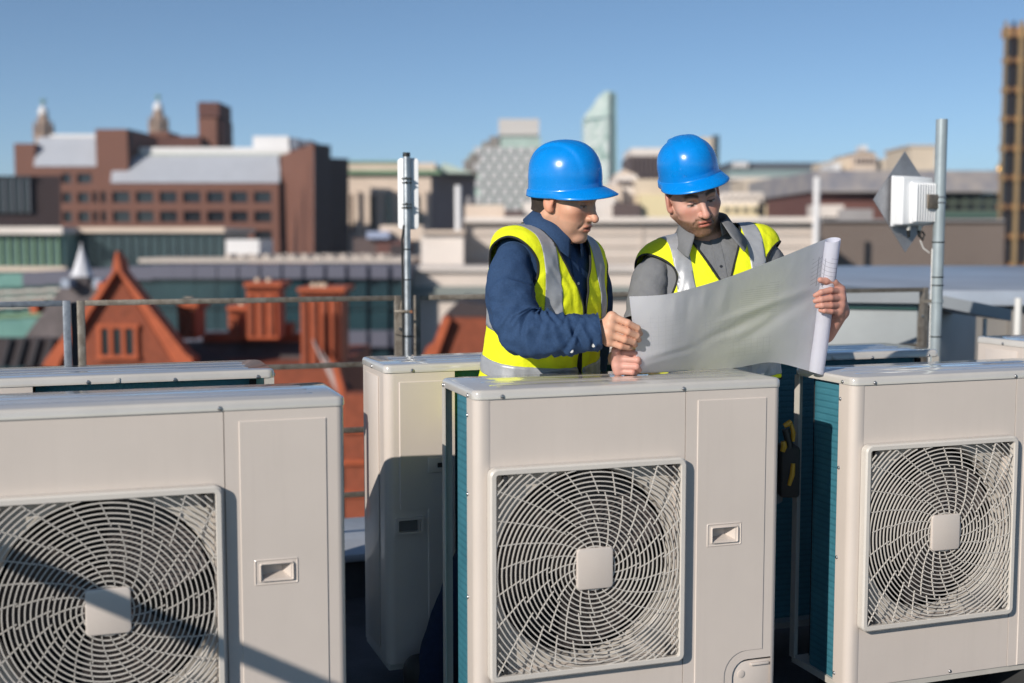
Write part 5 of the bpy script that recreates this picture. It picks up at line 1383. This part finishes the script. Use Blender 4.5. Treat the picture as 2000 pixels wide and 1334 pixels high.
    for lp in rims(fa):
        pts = np.array([va[i] for i in lp])
        if len(pts) < 12: continue
        seg = np.linalg.norm(np.diff(pts, axis=0), axis=1).sum(); n_ = max(12, int(seg/0.008))
        ii = np.linspace(0, len(pts)-1, n_).astype(int); pts = pts[ii]
        for _ in range(2): pts[1:-1] = (pts[:-2]+2*pts[1:-1]+pts[2:])/4
        mbt.tube([tuple(p-off) for p in pts], cfg.get('bind', 0.0036), 6, closed=np.linalg.norm(pts[0]-pts[-1]) < 0.03)
    bo = obj('vest_binding', mbt, m_bind, vest, smooth=True)
    ST = tw(Q)+Tn*(thick+0.0022)[:, None]
    def stripe(fv):
        a, f = clip_mesh(ST, FQ, np.minimum(fv, cut-0.001))
        if len(f): meshobj('reflective_stripe', a-off, f, m_tape, vest, solid=-0.0012)
    h1, h2 = cfg['bands']
    for s_ in (1, -1):
        stripe(np.minimum(0.026-np.abs(lat*s_-cfg.get('brace', 0.112)), hh-h1-0.027))
    stripe(0.026-np.abs(hh-h1)); stripe(0.026-np.abs(hh-h2))
    # collar
    cp = cfg['collar']; cf = frame(cp['c'], cp['yaw'], cp['pitch'], cp.get('roll', 0)); vs = []; fs = []; n = 61; prof = 6
    for i in range(n):
        a = (i/(n-1)*2-1); ph = math.pi+a*R(cp.get('open', 158)); e = abs(a)
        cx_, cy_ = math.sin(ph), math.cos(ph)
        r0 = cp.get('r', 0.069); point = max(0, (e-0.62)/0.38)
        fl = cp.get('flap', 0.042)+cp.get('pt', 0.030)*point**1.5
        spread = 0.014+cfg['collar'].get('spread', 0.02)*point
        for (rr, zz) in ((r0+0.004, -0.012), (r0-0.001, 0.014), (r0-0.002, 0.031), (r0+0.004, 0.036), (r0+0.010+spread*0.4, 0.036-fl*0.5), (r0+0.014+spread, 0.034-fl)):
            dx = 0.0
            vs.append((cx_*rr*1.0, cy_*rr*1.06+dx, zz-0.010*(e**2)))
    for i in range(n-1):
        for j in range(prof-1): q = i*prof+j; fs.append((q, q+1, q+prof+1, q+prof))
    collar = meshobj('collar', to_world(cf, vs)-off, fs, cfg['shirt'], shirt, solid=0.002)
    # placket, buttons
    for (hb, r_, kind) in cfg.get('buttons', ()):
        p = H+M@_n((cfg.get('zip', 0.0)*0+cfg.get('plx', 0.0), 0.0, hb))
        # on the trunk front
        i = np.argmin(((Q[:, 0]-cfg.get('plx', 0.0))/0.01)**2+((Q[:, 2]-hb)/0.01)**2+np.where(Q[:, 1] > 0, 0, 1e6)); p = trunk[i]
        obj('button', MB().cyl(tuple(p-off), tuple(p+Fw*0.005-off), r_, 12), kind, shirt, bevel=0.001)
    if cfg.get('placket'):
        pts = [trunk[np.argmin(((Q[:, 0]-cfg.get('plx', 0.0))/0.01)**2+((Q[:, 2]-hb)/0.01)**2+np.where(Q[:, 1] > 0, 0, 1e6))] for hb in np.linspace(L*0.985, L-cfg['placket'], 12)]
        mbp_ = MB(); k_ = len(pts); vv = []
        for p in pts:
            for dx in (-0.015, 0.015):
                vv += [tuple(p+Rt*dx+Fw*0.0032-off), tuple(p+Rt*dx-Fw*0.004-off)]
        ff = []
        for i in range(k_-1): a = i*4; ff += [(a, a+2, a+6, a+4), (a, a+4, a+5, a+1), (a+2, a+3, a+7, a+6)]
        obj('placket', MB().add(vv, ff), cfg['shirt'], shirt, smooth=True, angle=50)
    # body: head and neck, hands, and the trunk and limbs under the clothes, one mesh
    hf = frame(*cfg['head']); hs = cfg['hscale']; ho = dict(cfg['face'])
    nl = lambda p: tuple(((_n(p)-hf[0])@hf[1])/hs)
    ho['neck0'] = nl(cfg['neck_mid']); ho['neck'] = nl(Nk-U*0.02)
    lo = np.minimum(_n((-0.11, -0.14, -0.15)), _n(ho['neck'])-0.09); hi = np.maximum(_n((0.11, 0.14, 0.135)), _n(ho['neck'])+0.09)
    hv_, hfc = nets(lambda p: head_sdf(p, ho), lo, hi, 0.0026)
    hc = head_cols(hv_, ho)
    bits = [(to_world(hf, hv_, hs), hfc)]; cols = [hc]
    for hd in cfg['hands']:
        a, f = hand_sdf(hd['wrist'], hd['fore'], hd['fingers'], hd.get('thumb'), hd.get('r', 1.0))
        bits.append((a, f)); cols.append(hand_cols(a, hd.get('skin', ho['skin']), hd['fingers']))
    limbs = cfg['limbs']
    def bsdf(p):
        d = None
        for a, b, ra, rb in limbs:
            s_ = sd_cap(p, a, b, ra, rb); d = s_ if d is None else smin(d, s_, 0.05)
        return d
    LP = np.array([list(x) for l in limbs for x in l[:2]])
    a, f = nets(bsdf, LP.min(0)-0.14, LP.max(0)+0.14, 0.016)
    bits.append((a, f)); cols.append(np.tile(_n(ho['skin']), (len(a), 1)))
    V_, F_ = join(bits)
    body = mk('body', V_, F_, m_skin, cols=np.concatenate(cols))
    # hair under the helmet
    hx = lambda p: head_sdf(p, ho)-0.0035
    v2, f2 = nets(lambda p: np.minimum(sd_ell(np.stack([np.abs(p[:, 0]), p[:, 1], p[:, 2]], 1), (0, -0.018, 0.038), (0.0805, 0.1015, 0.0895)), smin(sd_ell(p, (0, -0.018, 0.038), (0.0805, 0.1015, 0.0895)), sd_cap(p, (0, -0.034, -0.03), (0, -0.045, -0.07), 0.062, 0.056), 0.03)), (-0.1, -0.14, -0.1), (0.1, 0.11, 0.14), 0.004)
    x2, y2, z2 = np.abs(v2[:, 0]), v2[:, 1], v2[:, 2]
    hl = np.minimum(np.maximum(-0.022-y2, np.maximum(z2-0.03, np.minimum(z2+0.018-0.0, 0.034-y2))), z2-cfg.get('nape', -0.052)+0.2*np.maximum(0, y2+0.03))
    v3, f3 = clip_mesh(v2, f2, hl+0.0015*nz(v2, 120, 2.0))
    meshobj('hair', to_world(hf, v3, hs)-off, f3, cfg.get('hairm', m_hair), root)
    hat = helmet((frame(*cfg['hat'])[0], frame(*cfg['hat'])[1]), root, cfg.get('hats', 1.0), cfg.get('hatk', 1.0))
    for o_ in [hat]+CH.get(hat.name, []):
        me = o_.data; c = np.empty(len(me.vertices)*3); me.vertices.foreach_get('co', c); c = c.reshape(-1, 3)-off; me.vertices.foreach_set('co', c.ravel()); me.update()
    # trousers and boots
    legs = [tube_cloth([_n(p) for p in lg['path']], lg['r'], 50, 28, 0.006, 3.0+i) for i, lg in enumerate(cfg['legs'])]
    seat = [(-0.02, 0.172*k*g, 0.12*g, 0), (-0.10, 0.176*k*g, 0.122*g, 0), (-0.2, 0.17*k*g, 0.12*g, 0), (-0.27, 0.12*k*g, 0.1*g, 0)]
    sq, sf = loft(seat, 20, 40)
    V_, F_ = join([(tw(sq), sf)]+legs)
    mk('trousers', V_, F_, cfg['jean'])
    for lg in cfg['legs']:
        foot = _n(lg['path'][-1]); d = _n(lg['toe']); a = _n((foot[0], foot[1], 0.045))
        v5, f5 = nets(lambda p: np.maximum(smin(sd_cap(p, a-d*0.05, a+d*0.17, 0.045, 0.040), sd_cap(p, a, _n((foot[0], foot[1], 0.16)), 0.046, 0.05), 0.03), -(p[:, 2]-0.002)), a-0.27, a+0.27, 0.012)
        mk('boot', v5, f5, m_boot)
    return root, body, shirt, vest, (H, M, L)

# ---------------------------------------------------------------- the man in the navy shirt
def hd3(*a): return [P(*q) for q in a]
o_sR, o_sL = P(1003, 512, 3.745), P(1150, 536, 4.02)
o_neck, o_hip = P(1080, 458, 3.885), P(1042, 812, 3.965)
o_head_c = P(1103, 387, 3.835)
old_face = dict(skin=(0.66, 0.37, 0.25), beard=(0.32, 0.19, 0.14), beard_w=0.30, brow=(0.05, 0.03, 0.02), jaw=1.05, mouth=0.0022, nose=-0.004)
# right hand: back of the hand to the camera, fingers closing on the sheet
Yh = 3.585
rw = P(1170, 648, 3.600); rf0 = P(1130, 652, 3.605)
o_fR = [hd3((1195, 618, Yh), (1226, 631, Yh-0.008), (1245, 641, Yh+0.004), (1251, 652, Yh+0.022)),
        hd3((1192, 635, Yh-0.006), (1226, 648, Yh-0.012), (1244, 656, Yh+0.002), (1248, 664, Yh+0.020)),
        hd3((1189, 652, Yh-0.006), (1220, 663, Yh-0.012), (1237, 668, Yh+0.003), (1241, 674, Yh+0.020)),
        hd3((1188, 667, Yh), (1212, 676, Yh-0.006), (1226, 678, Yh+0.006), (1232, 680, Yh+0.020))]
o_tR = hd3((1190, 640, Yh+0.034), (1218, 640, Yh+0.052), (1240, 648, Yh+0.050))
# left arm behind, hand down at the hip
lw = P(1150, 800, 4.06); lf0 = P(1150, 740, 4.07)
o_fL = [[P(1150+dx, 832, 4.05), P(1153+dx, 856, 4.04), P(1152+dx, 872, 4.035), P(1149+dx, 884, 4.035)] for dx in (16, 6, -4, -13)]
o_tL = hd3((1172, 815, 4.03), (1182, 836, 4.02), (1180, 852, 4.02))
cfg_o = dict(base=(P(1000, 900, 3.95).x, 3.95, 0.0), label='man in a navy shirt and yellow vest, turned sideways in a blue helmet',
    hip=o_hip, neck=o_neck, shR=o_sR, shL=o_sL, girth=1.06, seed=2.0, tilt=0.10, flare=0.036, hem=0.05, shirt=m_navy, jean=m_jean, vdepth=0.20, vgap=0.005, bands=(0.325, 0.182), brace=0.112, neckhole=0.084,
    folds=((0.05, 0.30, 0.9, 0.010, 0.018, 0.09), (0.10, 0.34, 0.7, 0.009, 0.016, 0.08), (0.06, 0.22, 0.5, 0.008, 0.02, 0.10), (-0.05, 0.3, 1.8, 0.007, 0.02, 0.1)),
    sleeves=[dict(path=[P(1040, 505, 3.80), o_sR, P(993, 572, 3.695), P(1014, 632, 3.645), P(1042, 652, 3.615), P(1088, 654, 3.602), P(1130, 652, 3.602), P(1172, 647, 3.602)],
                  radii=[0.035, 0.057, 0.070, 0.066, 0.062, 0.058, 0.052, 0.049], m=170, n=72, wr=0.004, seed=5.0, folds=((0.50, 0.15, 0.015, 9), (0.80, 0.20, 0.010, 10), (0.28, 0.16, 0.008, 5))),
             dict(path=[P(1120, 525, 3.98), o_sL, P(1160, 580, 4.05), P(1155, 680, 4.08), P(1150, 770, 4.07)], radii=[0.04, 0.056, 0.062, 0.06, 0.05], seed=6.0)],
    collar=dict(c=P(1083, 443, 3.862), yaw=54, pitch=26, r=0.068, flap=0.050, pt=0.026, open=163),
    buttons=((0.46, 0.005, m_button), (0.40, 0.005, m_button)), plx=-0.0, placket=0.22,
    head=(o_head_c, 59, 14, -4), hscale=1.05, face=old_face, neck_mid=P(1077, 440, 3.865),
    hat=(P(1104, 352, 3.83), 60, 2, -9), hats=0.92,
    hands=[dict(wrist=rw, fore=rf0, fingers=o_fR, thumb=o_tR, r=1.06), dict(wrist=lw, fore=lf0, fingers=o_fL, thumb=o_tL)],
    limbs=[(o_hip, P(1076, 530, 3.89), 0.10, 0.08), (P(1076, 520, 3.885), o_sR, 0.04, 0.036), (P(1076, 520, 3.885), o_sL, 0.04, 0.036), (o_sR, P(1014, 632, 3.645), 0.036, 0.036), (P(1014, 632, 3.645), rw, 0.040, 0.026), (o_sL, P(1155, 680, 4.08), 0.036, 0.036), (P(1155, 680, 4.08), lw, 0.04, 0.026),
           (o_hip, P(1046, 900, 3.965), 0.10, 0.1), (P(1030, 900, 3.94), P(930, 1110, 3.88), 0.075, 0.055), (P(930, 1110, 3.88), P(812, 1480, 3.86), 0.05, 0.035), (P(1060, 900, 4.0), P(1090, 1150, 3.98), 0.075, 0.055), (P(1090, 1150, 3.98), P(1090, 1540, 3.98), 0.05, 0.035)],
    legs=[dict(path=[P(1028, 880, 3.94), P(985, 1000, 3.90), P(920, 1130, 3.87), P(860, 1290, 3.86), P(818, 1490, 3.86)], r=[0.095, 0.09, 0.08, 0.072, 0.068], toe=(0.6, -0.3, 0)),
          dict(path=[P(1065, 880, 4.0), P(1080, 1020, 3.98), P(1090, 1150, 3.97), P(1092, 1340, 3.97), P(1090, 1545, 3.97)], r=[0.095, 0.09, 0.078, 0.07, 0.066], toe=(0.8, -0.3, 0))])
old = man(cfg_o)
# cuff buttons
for q in ((1159, 674, 3.563), (1116, 685, 3.560)):
    p = P(*q)-Vector(cfg_o['base']); obj('cuff_button', MB().cyl(p, p+V(0, -0.006, -0.001), 0.0058, 12), m_button, old[2], bevel=0.001)

# ---------------------------------------------------------------- the man in the grey polo shirt
y_sR, y_sL = P(1276, 540, 4.02), P(1498, 512, 4.10)
y_neck, y_hip = P(1380, 458, 4.095), P(1402, 812, 4.085)
y_head_c = P(1352, 382, 4.02)
yng_face = dict(skin=(0.60, 0.345, 0.27), beard=(0.11, 0.06, 0.03), beard_w=0.9, brow=(0.07, 0.04, 0.022), jaw=1.12, mouth=0.0)
Yf = 3.915
yw = P(1641, 608, 3.955); yf0 = P(1610, 650, 4.02)
y_fL = [hd3((1640, 570, Yf+0.008), (1622, 567, Yf-0.022), (1604, 571, Yf-0.030), (1592, 577, Yf-0.022)),
        hd3((1642, 583, Yf+0.006), (1622, 582, Yf-0.026), (1604, 585, Yf-0.033), (1592, 588, Yf-0.024)),
        hd3((1641, 596, Yf+0.006), (1622, 596, Yf-0.024), (1606, 597, Yf-0.031), (1596, 598, Yf-0.024)),
        hd3((1638, 608, Yf+0.008), (1623, 608, Yf-0.018), (1610, 607, Yf-0.026), (1602, 606, Yf-0.020))]
y_tL = hd3((1642, 566, Yf+0.020), (1629, 552, Yf+0.004), (1613, 549, Yf-0.010), (1602, 547, Yf-0.018))
# right hand: a fist holding the sheet's low corner on the lid
Yk = 3.640
yrw = P(1206, 700, 3.715); yrf = P(1222, 676, 3.80)
y_fR = [hd3((1207, 688, Yk+0.014), (1240, 689, Yk-0.012), (1246, 698, Yk+0.012), (1226, 701, Yk+0.026)),
        hd3((1205, 701, Yk+0.008), (1245, 703, Yk-0.016), (1251, 711, Yk+0.010), (1228, 712, Yk+0.024)),
        hd3((1205, 714, Yk+0.006), (1243, 716, Yk-0.014), (1248, 722, Yk+0.010), (1226, 722, Yk+0.024)),
        hd3((1207, 725, Yk+0.008), (1235, 727, Yk-0.008), (1240, 729, Yk+0.012), (1222, 728, Yk+0.024))]
y_tR = hd3((1204, 694, Yk+0.004), (1202, 684, Yk-0.014), (1206, 676, Yk-0.006))
cfg_y = dict(base=(P(1400, 900, 4.09).x, 4.09, 0.0), label='bearded man in a grey polo shirt and yellow vest, facing us in a blue helmet',
    hip=y_hip, neck=y_neck, shR=y_sR, shL=y_sL, girth=1.05, seed=7.0, tilt=-0.10, hem=-0.118, shirt=m_grey, jean=m_jean, vdepth=0.185, vgap=0.004, bands=(0.32, 0.160), brace=0.122, neckhole=0.092, zip=0.0,
    folds=((0.08, 0.36, 1.2, 0.006, 0.02, 0.08), (-0.08, 0.34, 1.9, 0.006, 0.02, 0.08)),
    sleeves=[dict(path=[P(1310, 530, 4.05), y_sR, P(1266, 585, 3.99), P(1262, 630, 3.96)], radii=[0.04, 0.060, 0.066, 0.072], m=50, n=40, wr=0.005, seed=8.0, folds=((0.6, 0.3, 0.003, 5),)),
             dict(path=[P(1465, 508, 4.10), y_sL, P(1512, 570, 4.12), P(1524, 620, 4.12)], radii=[0.04, 0.060, 0.066, 0.072], m=50, n=40, wr=0.005, seed=9.0, folds=((0.6, 0.3, 0.003, 5),))],
    collar=dict(c=P(1377, 443, 4.072), yaw=4, pitch=11, roll=-6, r=0.071, flap=0.050, pt=0.036, spread=0.072, open=148),
    buttons=((0.50, 0.005, m_btnd), (0.452, 0.005, m_btnd)), plx=0.0, placket=0.20,
    head=(y_head_c, 12, 15, -14), hscale=1.03, face=yng_face, neck_mid=P(1370, 446, 4.075), nape=-0.02,
    hat=(P(1343, 329, 4.015), 12, 11, -15), hats=0.90, hatk=0.88, hairm=mat('short_fair_hair', (0.10, 0.06, 0.035), 0.7, var=0.3, vscale=120, bump=0.5, bscale=260),
    hands=[dict(wrist=yw, fore=yf0, fingers=y_fL, thumb=y_tL, r=1.05, skin=(0.52, 0.26, 0.20)), dict(wrist=yrw, fore=yrf, fingers=y_fR, thumb=y_tR, r=1.0, skin=(0.58, 0.31, 0.25))],
    limbs=[(y_hip, P(1384, 535, 4.095), 0.10, 0.08), (P(1384, 525, 4.095), y_sR, 0.04, 0.036), (P(1384, 525, 4.095), y_sL, 0.04, 0.036), (y_sR, P(1256, 650, 3.98), 0.038, 0.040), (P(1256, 650, 3.98), yrf, 0.042, 0.033), (y_sL, P(1535, 668, 4.13), 0.038, 0.040), (P(1535, 668, 4.13), yf0, 0.042, 0.034),
           (y_hip, P(1402, 900, 4.085), 0.10, 0.1), (P(1350, 900, 4.08), P(1345, 1150, 4.07), 0.08, 0.056), (P(1345, 1150, 4.07), P(1345, 1520, 4.07), 0.052, 0.036), (P(1450, 900, 4.1), P(1455, 1150, 4.1), 0.08, 0.056), (P(1455, 1150, 4.1), P(1455, 1520, 4.1), 0.052, 0.036)],
    legs=[dict(path=[P(1352, 880, 4.08), P(1348, 1150, 4.07), P(1345, 1340, 4.07), P(1345, 1525, 4.07)], r=[0.098, 0.082, 0.072, 0.068], toe=(-0.1, -0.9, 0)),
          dict(path=[P(1452, 880, 4.10), P(1456, 1150, 4.10), P(1456, 1340, 4.10), P(1456, 1515, 4.10)], r=[0.098, 0.082, 0.072, 0.068], toe=(0.15, -0.9, 0))])
yng = man(cfg_y)
# tool pouch on his hip
base_y = Vector(cfg_y['base'])
tp0 = P(1540, 880, 4.02)-base_y
tp = obj('tool_pouch', MB().box(tp0.x-0.035, tp0.x+0.03, tp0.y-0.05, tp0.y+0.05, tp0.z-0.15, tp0.z+0.02), mat('black_pouch', (0.015, 0.014, 0.013), 0.7), yng[0], bevel=0.012)
m_yel = mat('yellow_tool_handle', (0.45, 0.25, 0.015), 0.4)
for (a, b_, r_) in (((1531, 832, 3.97), (1545, 822, 3.97), 0.010), ((1545, 828, 3.98), (1549, 862, 3.98), 0.008), ((1530, 862, 3.97), (1528, 882, 3.97), 0.011), ((1549, 905, 3.97), (1541, 948, 3.97), 0.009)):
    pa, pb = P(*a)-base_y, P(*b_)-base_y; obj('tool_handle', MB().tube([pa, (pa+pb)/2+V(0.004, 0, 0), pb], [r_*0.8, r_, r_*0.7], 10), m_yel, tp, smooth=True)
obj('tool_grip', MB().tube([P(1534, 838, 3.985)-base_y, P(1542, 870, 3.985)-base_y, P(1538, 900, 3.985)-base_y], 0.013, 10), m_blackp, tp, smooth=True)
# ================================================================ the plan they hold
def paper_mat():
    m = bpy.data.materials.new('plan_paper'); m.use_nodes = True; nt = m.node_tree; b = nt.nodes['Principled BSDF']; out = nt.nodes['Material Output']
    b.inputs['Base Color'].default_value = (0.80, 0.80, 0.87, 1); b.inputs['Roughness'].default_value = 0.55; b.inputs['Specular IOR Level'].default_value = 0.3
    tr = nt.nodes.new('ShaderNodeBsdfTranslucent'); tr.inputs['Color'].default_value = (0.8, 0.8, 0.82, 1)
    mx = nt.nodes.new('ShaderNodeMixShader'); mx.inputs['Fac'].default_value = 0.48
    uv = nt.nodes.new('ShaderNodeUVMap'); uv.uv_map = 'plan'; sx = nt.nodes.new('ShaderNodeSeparateXYZ'); nt.links.new(uv.outputs['UV'], sx.inputs[0])
    def mth(op, a, bb=None, c=None):
        n = nt.nodes.new('ShaderNodeMath'); n.operation = op
        for i, x in enumerate((a, bb, c)):
            if x is None: continue
            if isinstance(x, (int, float)): n.inputs[i].default_value = x
            else: nt.links.new(x, n.inputs[i])
        return n.outputs[0]
    U_, V_ = sx.outputs['X'], sx.outputs['Y']
    def rect(u0, u1, v0, v1):
        return mth('MULTIPLY', mth('MULTIPLY', mth('GREATER_THAN', U_, u0), mth('LESS_THAN', U_, u1)), mth('MULTIPLY', mth('GREATER_THAN', V_, v0), mth('LESS_THAN', V_, v1)))
    def lines(co, pitch, w): return mth('LESS_THAN', mth('FRACT', mth('DIVIDE', co, pitch)), w)
    # printed drawing on the far side, showing faintly through: hatching, a rail elevation, small blocks
    sl = mth('ADD', V_, mth('MULTIPLY', U_, 0.35))
    ink = mth('MULTIPLY', mth('MULTIPLY', rect(0.62, 0.80, 0.52, 0.80), lines(sl, 0.020, 0.22)), 0.18)
    for r_, p_, w_, s_ in (((0.10, 0.30, 0.30, 0.78), 0.05, 0.06, 0.09), ((0.40, 0.60, 0.35, 0.60), 0.035, 0.09, 0.09), ((0.55, 0.78, 0.16, 0.34), 0.04, 0.1, 0.09)):
        g = mth('MAXIMUM', lines(U_, p_*0.8, w_), lines(V_, p_, w_)); ink = mth('ADD', ink, mth('MULTIPLY', mth('MULTIPLY', rect(*r_), g), s_))
    ink = mth('ADD', ink, mth('MULTIPLY', mth('MULTIPLY', rect(0.93, 1.2, 0.66, 0.86), mth('MAXIMUM', lines(mth('ADD', V_, mth('MULTIPLY', U_, -0.5)), 0.03, 0.10), lines(U_, 0.06, 0.07))), 0.5))
    mc = nt.nodes.new('ShaderNodeMix'); mc.data_type = 'RGBA'; mc.inputs['A'].default_value = (0.80, 0.80, 0.87, 1); mc.inputs['B'].default_value = (0.12, 0.12, 0.16, 1)
    nt.links.new(ink, mc.inputs['Factor']); nt.links.new(mc.outputs['Result'], b.inputs['Base Color']); nt.links.new(mc.outputs['Result'], tr.inputs['Color'])
    tc = nt.nodes.new('ShaderNodeTexCoord'); n = nt.nodes.new('ShaderNodeTexNoise'); n.inputs['Scale'].default_value = 16; n.inputs['Detail'].default_value = 3
    nt.links.new(tc.outputs['Object'], n.inputs['Vector']); bp = nt.nodes.new('ShaderNodeBump'); bp.inputs['Strength'].default_value = 0.12; bp.inputs['Distance'].default_value = 0.02
    nt.links.new(n.outputs['Fac'], bp.inputs['Height']); nt.links.new(bp.outputs['Normal'], b.inputs['Normal'])
    nt.links.new(b.outputs[0], mx.inputs[1]); nt.links.new(tr.outputs[0], mx.inputs[2]); nt.links.new(mx.outputs[0], out.inputs['Surface'])
    return m
# rows from the low edge to the top edge; columns from the left hand to the roll
rows_ = [
    [(1243, 729, 3.648), (1300, 727, 3.72), (1370, 724, 3.80), (1440, 718, 3.865), (1510, 708, 3.92), (1585, 726, 3.975)],
    [(1243, 712, 3.625), (1300, 700, 3.665), (1370, 690, 3.755), (1440, 680, 3.825), (1514, 672, 3.893), (1591, 672, 3.97)],
    [(1240, 668, 3.616), (1300, 664, 3.645), (1370, 650, 3.718), (1440, 632, 3.793), (1518, 614, 3.870), (1599, 602, 3.958)],
    [(1234, 622, 3.614), (1300, 620, 3.630), (1370, 602, 3.692), (1440, 582, 3.768), (1522, 558, 3.850), (1607, 530, 3.942)],
    [(1229, 579, 3.618), (1300, 575, 3.622), (1370, 558, 3.674), (1440, 535, 3.745), (1526, 502, 3.830), (1615, 466, 3.925)]]
NU, NV = 96, 64
G_ = np.array([[list(P(*c)) for c in r] for r in rows_])
Rr = np.array([crom(r, NU) for r in G_])                     # rows x NU x 3
S_ = np.array([crom(Rr[:, i], NV) for i in range(NU)])       # NU x NV x 3
u_, v_ = np.meshgrid(np.linspace(0, 1, NU), np.linspace(0, 1, NV), indexing='ij')
du = np.gradient(S_, axis=0); dv = np.gradient(S_, axis=1); Nn = np.cross(du, dv); Nn /= np.linalg.norm(Nn, axis=2)[..., None]
# soft drag folds from the hands across the sheet
def fold(x0, y0, x1, y1, w, a):
    d = _n((x1-x0, y1-y0)); L_2 = d@d; t = np.clip(((u_-x0)*d[0]+(v_-y0)*d[1])/L_2, 0, 1)
    q = np.sqrt((u_-x0-t*d[0])**2+(v_-y0-t*d[1])**2); return a*np.exp(-(q/w)**2)*np.sin(np.clip(t, 0.05, 0.95)*np.pi)
dsp = fold(0.02, 0.22, 0.98, 0.62, 0.05, -0.010)+fold(0.02, 0.30, 0.75, 0.45, 0.05, 0.007)+fold(0.98, 0.66, 0.45, 0.55, 0.035, 0.006)+fold(0.98, 0.62, 0.60, 0.30, 0.04, -0.009)+fold(0.25, 0.98, 0.25, 0.65, 0.02, 0.004)+fold(0.33, 0.98, 0.32, 0.6, 0.02, -0.004)+fold(0.42, 0.98, 0.41, 0.7, 0.02, 0.003)+fold(0.55, 0.98, 0.5, 0.6, 0.03, 0.004)
dsp = dsp*0.48+0.0014*nz(np.stack([u_.ravel()*5, v_.ravel()*4, 0*u_.ravel()], 1), 1.0, 4.0).reshape(u_.shape)
S_ = S_+Nn*dsp[..., None]
# the right edge rolls up towards the readers and round again
roll = []; rad = 0.0255
for k in range(1, 34):
    a = k/33*R(560)
    r_k = rad*(1-0.10*k/33)
    e = S_[-1]; t1 = S_[-1]-S_[-3]; t1 /= np.linalg.norm(t1, axis=1)[:, None]
    nb_ = Nn[-1]; nb_ = nb_-t1*(nb_*t1).sum(1)[:, None]; nb_ /= np.linalg.norm(nb_, axis=1)[:, None]
    away = np.where((nb_@_n((0, 1, 0)))[:, None] > 0, -nb_, nb_)
    c = e+away*rad
    roll.append(c+(t1*math.sin(a)-away*math.cos(a))*r_k)
S_all = np.concatenate([S_, np.array(roll)])
uu = np.concatenate([np.linspace(0, 1, NU), 1+np.arange(1, 34)/33*0.30])
nu = len(S_all); Vp = S_all.reshape(-1, 3); Fp = [(i*NV+j, (i+1)*NV+j, (i+1)*NV+j+1, i*NV+j+1) for i in range(nu-1) for j in range(NV-1)]
pb = Vp.mean(0); pb[2] = Vp[:, 2].min()
me = bpy.data.meshes.new('plan_sheet'); me.from_pydata([tuple(v-pb) for v in Vp], [], Fp); me.update()
uvl = me.uv_layers.new(name='plan')
li = np.empty(len(me.loops), int); me.loops.foreach_get('vertex_index', li)
uvd = np.stack([uu[li//NV], (li % NV)/(NV-1)], 1).astype(np.float32); uvl.data.foreach_set('uv', uvd.ravel())
plan = obj('plan_sheet', me, paper_mat(), smooth=True, angle=180, loc=tuple(pb))
tag(plan, 'large white building plan held open between the two men, rolled at one end', 'plan')

# ================================================================ the air over the city
hm = bpy.data.materials.new('city_haze'); hm.use_nodes = True; hn = hm.node_tree.nodes
hn.remove(hn['Principled BSDF'])
pv = hn.new('ShaderNodeVolumePrincipled'); pv.inputs['Color'].default_value = (0.86, 0.91, 1.0, 1); pv.inputs['Density'].default_value = 0.00022; pv.inputs['Anisotropy'].default_value = 0.2
hm.node_tree.links.new(pv.outputs['Volume'], hn['Material Output'].inputs['Volume'])
tag(obj('haze', MB().box(-6100, 6100, -300, 9100, GZ-1, 135), hm), kind='stuff')
